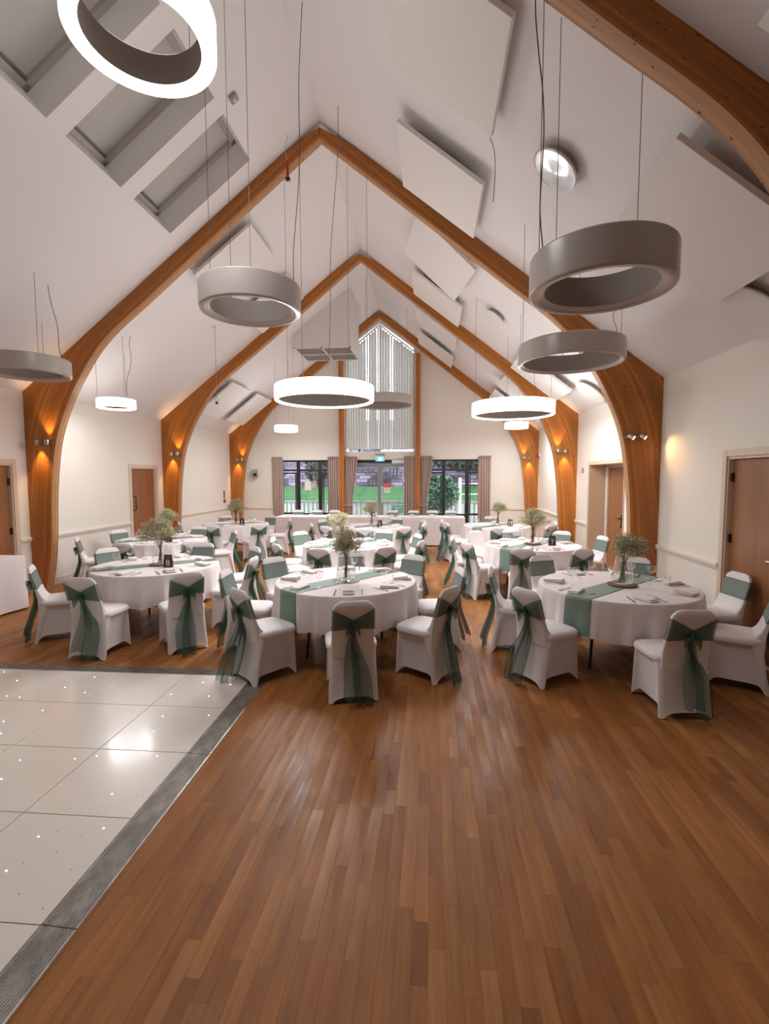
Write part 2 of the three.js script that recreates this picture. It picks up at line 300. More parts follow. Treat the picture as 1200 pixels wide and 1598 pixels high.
// ---------------------------------------------------------------- doors, rails, skirting
function leafDoor(n, label, x, side, z0, z1, mat, handleZ) {              // side: +1 looks towards +x
  const d = struct('door_' + n, label), f = 0.075, xi = x + side * 0.02, xo = x - side * 0.1;
  part(d, 'door_leaf', rbox(x - side * 0.09, x - side * 0.045, 0.012, 1.985, z0 + 0.035, z1 - 0.035, 0.004), mat);
  part(d, 'jamb', box(xo, xi - side * 0.018, 0, 2.03, z0, z0 + 0.032), M.architrave); part(d, 'jamb', box(xo, xi - side * 0.018, 0, 2.03, z1 - 0.032, z1), M.architrave);
  part(d, 'door_head', box(xo, xi - side * 0.018, 1.99, 2.03, z0 + 0.032, z1 - 0.032), M.architrave);
  part(d, 'architrave', rbox(x, xi, 0, 2.09, z0 - f + 0.015, z0 + 0.015, 0.006), M.architrave); part(d, 'architrave', rbox(x, xi, 0, 2.09, z1 - 0.015, z1 + f - 0.015, 0.006), M.architrave);
  part(d, 'architrave', rbox(x, xi, 2.015, 2.09, z0 + 0.016, z1 - 0.016, 0.006), M.architrave);
  part(d, 'backing', box(x - side * 0.12, x - side * 0.1, 0, 2.03, z0, z1), M.joint);
  const hx = x - side * 0.045;
  if (handleZ !== undefined) { const t = part(d, 'pull_handle', tube([[hx, 1.1, handleZ], [hx + side * 0.05, 1.105, handleZ], [hx + side * 0.055, 1.25, handleZ], [hx + side * 0.05, 1.395, handleZ], [hx, 1.4, handleZ]], 0.009, 24, 8), M.darkMetal); }
  return d;
}
const dl = leafDoor(1, 'brown veneered door with a pull handle in the left wall', XL, 1, ...LDOORS[0], M.door, -9.76);
for (const y of [0.25, 1.0, 1.75]) part(dl, 'hinge', rbox(XL - 0.046, XL - 0.03, y - 0.05, y + 0.05, -10.54, -10.51, 0.003), M.steel);
const dn = leafDoor(2, 'brown veneered door at the left edge of the picture', XL, 1, ...LDOORS[1], M.doorOak);
for (const y of [0.25, 1.0, 1.75]) part(dn, 'hinge', rbox(XL - 0.046, XL - 0.02, y - 0.05, y + 0.05, -6.72, -6.685, 0.003), M.darkMetal);
const dr = leafDoor(3, 'brown veneered door at the right edge behind the chairs', XR, -1, ...RDOOR, M.doorOak);
for (const y of [0.3, 1.15, 1.8]) part(dr, 'hinge', rbox(XR + 0.02, XR + 0.046, y - 0.045, y + 0.045, -5.475, -5.43, 0.003), M.darkMetal);
part(dr, 'lever_handle', merge([tube([[XR + 0.045, 1.01, -4.68], [XR - 0.01, 1.01, -4.68], [XR - 0.012, 1.01, -4.7], [XR - 0.012, 1.01, -4.8]], 0.009, 20, 8), rbox(XR + 0.037, XR + 0.045, 0.93, 1.09, -4.7, -4.66, 0.003)]), M.steel);
{ // recessed double door in the right wall
  const d = struct('door_4', 'recessed brown double door behind the right hand arch'), [z0, z1] = ALCOVE, xb = XR + 0.37;
  const mid = (z0 + z1) / 2 + 0.0;
  part(d, 'door_leaf', rbox(xb - 0.04, xb, 0.012, 1.97, z0 + 0.16, mid - 0.003, 0.004), M.doorOak);
  part(d, 'door_leaf', rbox(xb - 0.04, xb, 0.012, 1.97, mid + 0.003, z1 - 0.16, 0.004), M.doorOak);
  part(d, 'meeting_strip', box(xb - 0.048, xb - 0.04, 0.02, 1.96, mid - 0.012, mid + 0.004), M.white);
  part(d, 'jamb', box(xb - 0.06, xb + 0.05, 0, 2.03, z0 + 0.0, z0 + 0.155), M.reveal); part(d, 'jamb', box(xb - 0.06, xb + 0.05, 0, 2.03, z1 - 0.155, z1), M.reveal);
  part(d, 'door_stop', box(xb - 0.075, xb - 0.06, 0, 1.99, z0 + 0.06, z0 + 0.1), M.white);
  part(d, 'door_head', box(xb - 0.06, xb + 0.05, 1.975, 2.04, z0 + 0.155, z1 - 0.155), M.reveal);
  part(d, 'lining', box(XR + 0.0, xb - 0.06, 0, 2.03, z0 - 0.0, z0 + 0.012), M.reveal);
  part(d, 'lining', box(XR + 0.0, xb - 0.06, 0, 2.03, z1 - 0.012, z1), M.reveal);
  part(d, 'architrave', rbox(XR - 0.02, XR, 0, 2.1, z0 - 0.06, z0 + 0.014, 0.005), M.architrave);
  part(d, 'architrave', rbox(XR - 0.02, XR, 2.03, 2.1, z0 + 0.015, z1 + 0.06, 0.005), M.architrave);
  part(d, 'backing', box(xb + 0.002, xb + 0.05, 0, 1.97, z0 + 0.156, z1 - 0.156), M.joint);
  part(d, 'lever_handle', merge([tube([[xb - 0.04, 1.03, mid - 0.07], [xb - 0.09, 1.03, mid - 0.07], [xb - 0.095, 1.03, mid - 0.09], [xb - 0.095, 1.03, mid - 0.2]], 0.01, 20, 8), rbox(xb - 0.048, xb - 0.04, 0.9, 1.1, mid - 0.095, mid - 0.045, 0.003)]), M.darkMetal);
  part(d, 'lock', new THREE.CylinderGeometry(0.02, 0.02, 0.02, 16).rotateZ(PI / 2).translate(xb - 0.05, 0.88, mid - 0.07), M.darkMetal);
}
{ // dado rails and skirting, broken at doors and arches
  const arches = [-2, -1, 0, 1, 2].map((k) => [ARCH0 - k * BAY - ARCHT, ARCH0 - k * BAY]);
  const runs = (cuts) => { const c = [...arches, ...cuts].sort((a, b) => a[0] - b[0]), out = []; let z = ZEND; for (const [a, b] of c) { if (a - z > 0.05) out.push([z, a]); z = Math.max(z, b); } if (ZBACK - z > 0.05) out.push([z, ZBACK]); return out; };
  const profile = (h, t) => { const s = new THREE.Shape(); s.moveTo(0, -h / 2); s.lineTo(t * 0.6, -h / 2); s.quadraticCurveTo(t * 0.7, -h * 0.2, t, -h * 0.05); s.lineTo(t, h * 0.25); s.quadraticCurveTo(t, h / 2, t * 0.4, h / 2); s.lineTo(0, h / 2); return s; };
  let n = 1;
  const rail = (name, label, x, side, z0, z1, y, h, t) => {
    const g = new THREE.ExtrudeGeometry(profile(h, t), { depth: z1 - z0, bevelEnabled: false, curveSegments: 4 });
    if (side < 0) g.rotateY(PI).translate(0, 0, z1 - z0); g.translate(x, y, z0); struct(name, label, g, M.trimPaint);
  };
  for (const [x, side, cuts, w] of [[XL, 1, LDOORS.map(([a, b]) => [a - 0.06, b + 0.06]), 'left'], [XR, -1, [[RDOOR[0] - 0.06, RDOOR[1] + 0.06], [ALCOVE[0] - 0.06, ALCOVE[1] + 0.06]], 'right']]) {
    for (const [a, b] of runs(cuts)) { rail('trim_' + n, 'cream painted dado rail along the ' + w + ' wall', x, side, a, b, 0.83, 0.075, 0.03); n++; }
    const base = struct('baseboard_' + w, 'cream painted skirting board along the ' + w + ' wall');
    for (const [a, b] of runs(cuts)) part(base, 'board', side > 0 ? rbox(x, x + 0.018, 0, 0.13, a, b, 0.005) : rbox(x - 0.018, x, 0, 0.13, a, b, 0.005), M.trimPaint);
  }
  for (const [a, b] of [[XL + 0.32, -4.76], [1.58, XR - 0.32]]) { struct('trim_' + n, 'cream painted dado rail on the end wall', rbox(a, b, 0.795, 0.868, ZEND, ZEND + 0.028, 0.008), M.trimPaint); n++; }
}

// ---------------------------------------------------------------- gable end: posts, windows, blinds, curtains
for (const [x0, x1, w] of [[-2.84, -2.68, 'left'], [-0.5, -0.35, 'right']]) {
  const p = thing('timber_post', 'slender timber post on the ' + w + ' of the glazed doors', 'post', [(x0 + x1) / 2, 0, ZEND + 0.085], 0, 'timber posts at the gable');
  const h = roofY(w === 'left' ? x0 : x1) - 0.36, s = rbox(x0 - (x0 + x1) / 2, x1 - (x0 + x1) / 2, 0, h, -0.08, 0.08, 0.006), uv = s.attributes.uv, q = s.attributes.position;
  for (let i = 0; i < uv.count; i++) uv.setXY(i, q.getY(i) / 2, (q.getX(i) + q.getZ(i)) / 0.36);
  part(p, 'shaft', s, M.glulam);
  part(p, 'brass_light', new THREE.CylinderGeometry(0.012, 0.012, 0.01, 12).rotateX(PI / 2).translate(0, 1.53, 0.086), M.white);
  for (const y of [0.9, 2.2, 3.2, 4.0]) part(p, 'bolt', new THREE.CylinderGeometry(0.012, 0.012, 0.008, 8).rotateX(PI / 2).translate(0.02, y, 0.084), M.darkMetal);
}
function glazed(n, label, x0, x1, y0, y1, bars) {                        // bars: [x0, x1, y0, y1, depth]
  const w = struct('window_' + n, label), f = 0.055, z = ZEND - 0.16;
  const fr = (a, b, c, d, t = 0.06) => part(w, 'window_frame', rbox(a, b, c, d, z - t / 2, z + t / 2, 0.004), M.frame);
  fr(x0, x0 + f, y0, y1); fr(x1 - f, x1, y0, y1); fr(x0 + f, x1 - f, y0, y0 + f); fr(x0 + f, x1 - f, y1 - f, y1);
  for (const b of bars) fr(...b);
  return w;
}
{
  const w1 = glazed(4, 'dark framed left window looking onto a grassy bank', -4.75, -2.95, 0.05, 2.33, [[-4.26, -4.15, 0.1, 2.28], [-3.56, -3.44, 0.1, 2.28], [-4.15, -3.56, 1.985, 2.045], [-4.7, -4.26, 1.985, 2.04, 0.08], [-4.7, -4.26, 1.9, 1.945, 0.08], [-3.44, -3.0, 1.985, 2.04, 0.08], [-3.44, -3.0, 1.9, 1.945, 0.08], [-4.7, -4.26, 0.62, 0.68, 0.08], [-4.15, -3.56, 0.6, 0.66], [-3.44, -3.0, 0.62, 0.68, 0.08], [-3.41, -3.385, 0.68, 1.9, 0.08], [-4.305, -4.28, 0.68, 1.9, 0.08]]);
  for (const [a, b] of [[-4.7, -4.26], [-4.15, -3.56], [-3.44, -3.0]]) { part(w1, 'pane', box(a, b, 0.1, 1.99, ZEND - 0.164, ZEND - 0.158), M.glass); part(w1, 'pane', box(a, b, 2.04, 2.28, ZEND - 0.164, ZEND - 0.158), M.glass); }
  const w2 = glazed(5, 'dark framed right window with a shrub outside', -0.24, 1.55, 0.05, 2.33, [[0.31, 0.42, 0.1, 2.28], [1.02, 1.14, 0.1, 2.28], [0.42, 1.02, 1.985, 2.045], [-0.19, 0.31, 1.985, 2.04, 0.08], [-0.19, 0.31, 1.9, 1.945, 0.08], [1.14, 1.5, 1.985, 2.04, 0.08], [1.14, 1.5, 1.9, 1.945, 0.08], [-0.19, 0.31, 0.62, 0.68, 0.08], [0.42, 1.02, 0.6, 0.66], [1.14, 1.5, 0.62, 0.68, 0.08], [1.16, 1.185, 0.68, 1.9, 0.08], [0.265, 0.29, 0.68, 1.9, 0.08]]);
  for (const [a, b] of [[-0.19, 0.31], [0.42, 1.02], [1.14, 1.5]]) { part(w2, 'pane', box(a, b, 0.1, 1.99, ZEND - 0.164, ZEND - 0.158), M.glass); part(w2, 'pane', box(a, b, 2.04, 2.28, ZEND - 0.164, ZEND - 0.158), M.glass); }
  const d = struct('door_5', 'glazed double door between the timber posts'), z = ZEND - 0.16;
  part(d, 'door_head', rbox(-2.62, -0.56, 2.23, 2.33, z - 0.05, z + 0.05, 0.005), M.frame);
  part(d, 'jamb', rbox(-2.62, -2.56, 0.01, 2.23, z - 0.05, z + 0.05, 0.005), M.frame); part(d, 'jamb', rbox(-0.62, -0.56, 0.01, 2.23, z - 0.05, z + 0.05, 0.005), M.frame);
  for (const [a, b, m] of [[-2.55, -1.6, M.white], [-1.59, -0.63, M.greyFrame]]) {
    const l = part(d, 'door_leaf', merge([rbox(a, a + 0.075, 0.03, 2.22, z - 0.02, z + 0.025, 0.004), rbox(b - 0.075, b, 0.03, 2.22, z - 0.02, z + 0.025, 0.004), rbox(a + 0.075, b - 0.075, 2.1, 2.22, z - 0.02, z + 0.025, 0.004), rbox(a + 0.075, b - 0.075, 0.03, 0.25, z - 0.02, z + 0.025, 0.004)]), m === M.white ? M.greyFrame : m);
    part(l, 'pane', box(a + 0.075, b - 0.075, 0.25, 2.1, z - 0.004, z + 0.004), M.glass);
  }
  part(d, 'door_handle', tube([[-1.545, 1.0, z + 0.02], [-1.545, 1.0, z + 0.06], [-1.545, 1.25, z + 0.065], [-1.545, 1.5, z + 0.06], [-1.545, 1.5, z + 0.02]], 0.014, 24, 8), M.white);
  part(d, 'door_closer', rbox(-1.22, -0.84, 2.215, 2.36, z + 0.03, z + 0.16, 0.01), M.white);
  const ap = struct('window_6', 'tall pointed gable window behind the vertical blinds'), zz = ZEND - 0.16;
  const poly = new THREE.Shape([[-2.62, 2.58], [-0.56, 2.58], [-0.56, roofY(-0.56) - 0.33], [XC, RIDGE - 0.36], [-2.62, roofY(-2.62) - 0.33]].map((q) => new THREE.Vector2(...q)));
  part(ap, 'pane', new THREE.ExtrudeGeometry(poly, { depth: 0.006, bevelEnabled: false }).translate(0, 0, zz), M.glass);
  for (const x of [-2.25, -1.59, -0.93]) part(ap, 'window_frame', rbox(x - 0.03, x + 0.03, 2.58, roofY(x) - 0.37, zz - 0.05, zz - 0.01, 0.004), M.frame);
  part(ap, 'window_frame', rbox(-2.62, -0.56, 4.0, 4.06, zz - 0.05, zz - 0.012, 0.004), M.frame);
}
{ // vertical blinds, one slat at a time, each cut to the slope of the roof
  const b = thing('vertical_blind', 'grey vertical blind of hanging slats filling the gable window', 'blind', [0, 0, ZEND + 0.03]);
  const n = 26, x0 = -2.66, w = 2.14 / n;
  for (let i = 0; i < n; i++) {
    const xc = x0 + (i + 0.5) * w, gap = i === 8 || i === 12 || i === 17, a = (gap ? 0.85 : 0.24) + rr(-0.06, 0.06), hw = 0.0425, top = roofY(xc) - 0.47 - rr(0, 0.02), dx = hw * cos(a), dz = hw * sin(a);
    const drop = SL * dx * Math.sign(xc - XC);
    part(b, 'slat', grid(4, 10, (u, v) => { const s = u * 2 - 1, y0 = 2.66, y1 = top - drop * s * 0.0; return [xc + dx * s, lerp(y0, y1, v), -dz * s + 0.008 * (1 - s * s)]; }), M.blind);
  }
  for (const s of [-1, 1]) { const L = 1.06 / cos(ALPHA), g = rbox(0, L, -0.02, 0.02, -0.02, 0.02, 0.004); g.rotateZ(-ALPHA); if (s < 0) g.rotateY(PI); g.translate(XC + s * 0.005, RIDGE - 0.44, 0); part(b, 'head_rail', g, M.white); }
}
// curtains: pleated sheets
function curtain(label, xa, xb, tie) {                                  // tie: [xTa, xTb] at the tie back height
  const o = thing('curtain', label, 'curtain', [0, 0, ZEND + 0.1], 0, 'taupe curtains at the gable windows'), n = Math.max(4, Math.round((xb - xa) / 0.075)), ph = rnd() * 6;
  part(o, 'drape', grid(n * 8, 24, (u, v) => {
    const y = lerp(0.03, 2.4, v); let a = xa, b = xb;
    if (tie) { const t = y > 0.92 ? smooth(1 - (y - 0.92) / 1.4) : 1 - 0.35 * smooth((0.92 - y) / 0.9); a = lerp(xa, tie[0], t); b = lerp(xb, tie[1], t); }
    const k = (b - a) / (xb - xa), am = 0.035 * (0.6 + 0.4 * (1 - v)) * (0.6 + 0.4 * k);
    return [lerp(a, b, u) + 0.012 * sin(u * n * PI * 4 + ph), y, am * sin(u * n * PI * 2 + ph + 0.5 * sin(v * 3 + ph)) + 0.02 * sin(u * 7 + ph)];
  }), M.curtain);
  part(o, 'heading_tape', grid(n * 8, 1, (u, v) => [lerp(xa, xb, u), lerp(2.37, 2.43, v), 0.04 + 0.02 * sin(u * n * PI * 4)]), M.curtain);
  if (tie) part(o, 'tie_back', tube([[tie[0] - 0.01, 0.97, -0.02], [tie[0] - 0.01, 0.94, 0.06], [(tie[0] + tie[1]) / 2, 0.92, 0.075], [tie[1] + 0.01, 0.94, 0.06], [tie[1] + 0.01, 0.97, -0.02]], 0.018, 20, 6), M.curtain);
}
curtain('taupe curtain at the far left edge of the left window', -4.97, -4.63);
curtain('taupe curtain between the left window and the left post', -3.2, -2.86);
curtain('taupe curtain tied back right of the left post', -2.66, -2.28, [-2.64, -2.44]);
curtain('taupe curtain left of the right post', -0.84, -0.52);
curtain('taupe curtain tied back right of the right post', -0.33, 0.03, [-0.31, -0.13]);
curtain('taupe curtain at the right edge of the right window', 1.4, 1.77);

// exit sign with running figure, notices
const font = await new FontLoader().loadAsync('fonts/droid/droid_serif_regular.typeface.json');
{
  const cv = document.createElement('canvas'); cv.width = 256; cv.height = 128; const c = cv.getContext('2d');
  c.fillStyle = '#35b6c4'; c.fillRect(0, 0, 256, 128); c.strokeStyle = '#ffffff'; c.fillStyle = '#ffffff'; c.lineWidth = 10; c.lineCap = 'round';
  c.strokeRect(96, 16, 64, 100);
  c.beginPath(); c.arc(132, 34, 10, 0, 7); c.fill();
  for (const l of [[[128, 50], [122, 78]], [[122, 78], [138, 92], [132, 110]], [[122, 78], [108, 94], [92, 96]], [[128, 52], [112, 62], [104, 76]], [[128, 54], [144, 66], [154, 60]]]) { c.beginPath(); c.moveTo(...l[0]); l.slice(1).forEach((q) => c.lineTo(...q)); c.stroke(); }
  c.beginPath(); c.moveTo(200, 34); c.lineTo(200, 92); c.moveTo(180, 72); c.lineTo(200, 94); c.lineTo(220, 72); c.stroke();
  const t = new THREE.CanvasTexture(cv); t.colorSpace = THREE.SRGBColorSpace;
  const s = thing('exit_sign', 'blue green lit exit sign above the glazed doors', 'exit sign', [-1.58, 2.35, ZEND + 0.06]);
  part(s, 'housing', rbox(-0.14, 0.14, -0.075, 0.09, -0.02, 0.02, 0.006), M.white);
  part(s, 'sign_face', new THREE.PlaneGeometry(0.26, 0.13).translate(0, 0, 0.0215), std('#ffffff', 0.4, { map: t, emissive: '#ffffff', emissiveMap: t, emissiveIntensity: 0.9 }));
  part(s, 'bracket', rbox(-0.15, 0.15, 0.12, 0.16, -0.02, 0.0, 0.004), M.grey);
}
single('paper_notice', 'white paper notice stuck on the left window', 'notice', box(-4.01, -3.8, 1.38, 1.67, ZEND - 0.156, ZEND - 0.153), M.white);
{
  const n = thing('paper_notice', 'orange and white notice on the glazed door', 'notice', [-1.38, 1.45, ZEND - 0.153]);
  part(n, 'sheet', box(-0.1, 0.1, -0.14, 0.15, -0.002, 0.0), M.white); part(n, 'orange_block', box(-0.1, 0.1, 0.02, 0.15, 0.0, 0.001), std('#e0623c', 0.7));
  part(n, 'printed_lines', merge([-0.02, -0.05, -0.08].map((y) => box(-0.07, 0.07, y - 0.008, y, 0, 0.001))), M.grey);
}
{
  const s = thing('loudspeaker', 'small grey loudspeaker on the end wall beside the left curtain', 'loudspeaker', [-5.52, 1.92, ZEND]);
  part(s, 'bracket', rbox(-0.02, 0.02, -0.03, 0.03, 0, 0.06, 0.004), M.darkMetal);
  const b = rbox(-0.09, 0.09, -0.12, 0.12, -0.07, 0.07, 0.015); b.rotateY(0.35); b.rotateX(0.15); b.translate(0, 0, 0.14); part(s, 'cabinet', b, M.grey);
  const c = new THREE.CylinderGeometry(0.055, 0.055, 0.006, 20).rotateX(PI / 2).translate(0, -0.03, 0.073); c.rotateY(0.35); c.rotateX(0.15); c.translate(0, 0, 0.14); part(s, 'cone', c, M.darkMetal);
}
{
  const a = thing('fire_sounder', 'red fire alarm sounder high on the right wall', 'fire alarm', [XR, 2.42, -14.45]);
  part(a, 'base', new THREE.CylinderGeometry(0.055, 0.055, 0.05, 20).rotateZ(PI / 2).translate(-0.025, 0, 0), M.white); part(a, 'horn', new THREE.CylinderGeometry(0.04, 0.055, 0.07, 20).rotateZ(PI / 2).translate(-0.085, 0, 0), M.red);
  part(a, 'label_plate', rbox(-0.01, 0, -0.25, -0.1, -0.05, 0.05, 0.003), M.white);
  const c = thing('fire_call_point', 'red fire call point on the left wall by the farthest arch', 'call point', [XL, 1.08, -14.2]);
  part(c, 'casing', rbox(0, 0.05, -0.05, 0.05, -0.05, 0.05, 0.006), M.red); part(c, 'press_plate', rbox(0.05, 0.053, -0.03, 0.03, -0.03, 0.03, 0.001), M.white);
  part(c, 'instruction_plate', rbox(0, 0.006, 0.08, 0.32, -0.045, 0.045, 0.002), M.red);
  const t = thing('wall_sensor', 'small beige wall sensor beside the recessed door', 'sensor', [XR, 1.93, -10.4]);
  part(t, 'casing', rbox(-0.03, 0, -0.05, 0.05, -0.035, 0.035, 0.008), M.grey);
  part(t, 'lens', new THREE.SphereGeometry(0.012, 12, 8).translate(-0.03, 0, 0), M.white);
}

// ---------------------------------------------------------------- acoustic panels hung below the slopes
function acoustic(label, side, row, z, crooked = false, gapY = 0.2) {           // row 0 upper, 1 lower; z = near edge
  const d = row ? 3.23 : 1.19, s0 = d / cos(ALPHA), L = 1.18, [x, y] = onRoof(side, s0 + L / 2 + gapY * sin(ALPHA), -gapY * cos(ALPHA));
  const o = thing('acoustic_panel', label, 'acoustic panel', [x, y, z - L / 2], 0, 'square acoustic panels under the roof slopes');
  o.rotation.set(0, 0, -side * ALPHA); if (crooked) { o.rotateY(0.16); o.rotateX(-0.16); o.rotateZ(-0.07); }
  part(o, 'panel_board', rbox(-L / 2, L / 2, -0.002, 0.045, -L / 2, L / 2, 0.004), M.panel);
  for (const [a, b] of [[-0.4, -0.4], [0.4, -0.4], [-0.4, 0.4], [0.4, 0.4]]) part(o, 'hanger', new THREE.CylinderGeometry(0.004, 0.004, 0.15, 6).translate(a, 0.12, b), M.steel);
}
acoustic('square white acoustic panel cut by the top edge, right of centre', 1, 0, -3.62);
acoustic('square white acoustic panel overlapping the front arch rafter', 1, 0, -5.54);
acoustic('square white acoustic panel hanging crooked behind the front arch', 1, 0, -7.42, true, 0.27);
acoustic('square white acoustic panel overlapping the second arch rafter', 1, 0, -9.36);
acoustic('square white acoustic panel just past the second arch, upper right row', 1, 0, -11.35);
acoustic('square white acoustic panel overlapping the farthest arch rafter', 1, 0, -13.2);
acoustic('square white acoustic panel in the top right corner', 1, 1, -1.62);
acoustic('large white acoustic panel behind the biggest grey ring lamp', 1, 1, -3.62);
acoustic('square white acoustic panel above the lit right ring lamp', 1, 1, -9.38);
acoustic('square white acoustic panel just past the second arch, lower right row', 1, 1, -11.45);
acoustic('square white acoustic panel at the farthest arch, lower right row', 1, 1, -13.25);
acoustic('square white acoustic panel above the left grey ring lamp', -1, 0, -7.46);
acoustic('square white acoustic panel peeping out right of the left grey ring lamp', -1, 0, -9.36);
acoustic('square white acoustic panel past the second arch on the lower left', -1, 1, -11.5);
acoustic('square white acoustic panel overlapping the farthest arch on the lower left', -1, 1, -13.2);

single('loose_wire', 'thin loose wire dangling from the corner of the top acoustic panel', 'wire', tube([[0.53, 5.0, -4.86], [0.57, 4.9, -4.87], [0.585, 4.7, -4.88], [0.57, 4.42, -4.87]], 0.0035, 20, 5), M.cable);

// round ceiling discs
function disc(label, x, z, r, mat) {
  const o = thing('ceiling_disc', label, 'ceiling disc', [x, roofY(x), z], 0, 'round discs on the right slope'); o.rotation.z = -ALPHA;
  part(o, 'collar', new THREE.CylinderGeometry(r * 0.8, r * 0.8, 0.06, 40).translate(0, -0.03, 0), M.grey);
  part(o, 'face_plate', lathe([[0, -0.1], [r * 0.6, -0.098], [r * 0.94, -0.09], [r, -0.08], [r * 0.98, -0.066], [0, -0.062]], 48), mat);
}
disc('shiny metal ceiling disc beside the grey ring lamp cable', 1.16, -4.77, 0.235, phys({ color: '#e4e6ea', metalness: 0.9, roughness: 0.3, anisotropy: 0.8 }));
disc('white ceiling disc between the second panel row and the ring lamps', 1.14, -8.95, 0.2, M.white);
disc('white ceiling disc beside the inner curve of the right front arch', 2.86, -9.06, 0.3, M.white);
disc('white ceiling disc at the right edge under the large panel', 2.86, -4.79, 0.34, M.white);

// air duct box on the left slope
{
  const o = thing('air_duct', 'white boxed air duct with a square grille below it', 'air duct', [0, 0, 0]);
  const x0 = -3.47, x1 = -2.01, y0 = 5.04, z1 = -12.05, z0 = -13.4, s = new THREE.Shape([[x0, y0], [x1, y0], [x1, roofY(x1)], [x0, roofY(x0)]].map((q) => new THREE.Vector2(...q)));
  part(o, 'casing', new THREE.ExtrudeGeometry(s, { depth: z1 - z0, bevelEnabled: false }).translate(0, 0, z0), std('#e3dedb', 0.7));
  for (const a of [0, 1]) for (const b of [0, 1]) {
    const xa = lerp(x0 + 0.03, x1 - 0.03, a / 2), xb = lerp(x0 + 0.03, x1 - 0.03, (a + 1) / 2), za = lerp(z0 + 0.03, z1 - 0.03, b / 2), zb = lerp(z0 + 0.03, z1 - 0.03, (b + 1) / 2);
    const g = part(o, 'grille', box(xa + 0.02, xb - 0.02, y0 - 0.012, y0 - 0.002, za + 0.02, zb - 0.02), std('#8f8d89', 0.8));
    part(g, 'louvres', merge(Array.from({ length: 9 }, (_, k) => box(xa + 0.02, xb - 0.02, y0 - 0.02, y0 - 0.012, lerp(za + 0.04, zb - 0.06, k / 8), lerp(za + 0.04, zb - 0.06, k / 8) + 0.02))), M.grey);
  }
  part(o, 'grille_frame', merge([box(x0, x1, y0 - 0.025, y0 - 0.001, z1 - 0.04, z1), box(x0, x1, y0 - 0.025, y0 - 0.001, z0, z0 + 0.04), box(x0, x0 + 0.04, y0 - 0.025, y0 - 0.001, z0, z1), box(x1 - 0.04, x1, y0 - 0.025, y0 - 0.001, z0, z1), box(x0, x1, y0 - 0.025, y0 - 0.001, (z0 + z1) / 2 - 0.02, (z0 + z1) / 2 + 0.02), box((x0 + x1) / 2 - 0.02, (x0 + x1) / 2 + 0.02, y0 - 0.025, y0 - 0.001, z0, z1)]), M.white);
}
{ // small things on the slopes
  const [sx, sz] = [-2.33, -5.75], s = thing('ceiling_sensor', 'small grey ceiling sensor next to the skylights', 'sensor', [sx, roofY(sx), sz]); s.rotation.z = ALPHA;
  part(s, 'casing', rbox(-0.05, 0.05, -0.04, 0, -0.05, 0.05, 0.01), M.grey); part(s, 'lens', new THREE.SphereGeometry(0.02, 12, 8).translate(0, -0.042, 0), M.white);
  const y = roofY(-4.22), c = thing('pull_cord', 'thin hanging cord with a ring and black ball', 'cord', [-4.22, y, -9.25]);
  part(c, 'cord', tube([[0, 0, 0], [0.005, -0.5, 0], [0, -1.4, 0]], 0.005, 12, 5), M.grey); part(c, 'ring', new THREE.TorusGeometry(0.035, 0.005, 6, 20).translate(0, -1.435, 0), M.grey); part(c, 'ball', new THREE.SphereGeometry(0.027, 16, 12).translate(0, -1.5, 0), M.blackPlastic);
  part(c, 'hook', new THREE.TorusGeometry(0.03, 0.005, 6, 16).translate(-0.02, -0.03, 0), M.steel);
  const k = thing('cable_connector', 'dark red cable connector hanging at the front arch', 'connector', [-1.98, 6.02, -6.75]);
  part(k, 'plug', new THREE.CylinderGeometry(0.014, 0.02, 0.2, 10), M.red); part(k, 'clip', rbox(-0.03, 0.03, -0.16, -0.12, -0.02, 0.02, 0.004), M.blackPlastic);
  part(k, 'loose_wire', tube([[0, 0.1, 0], [-0.03, 0.25, 0], [0.01, 0.44, 0]], 0.004, 12, 5), M.whiteCable);
}

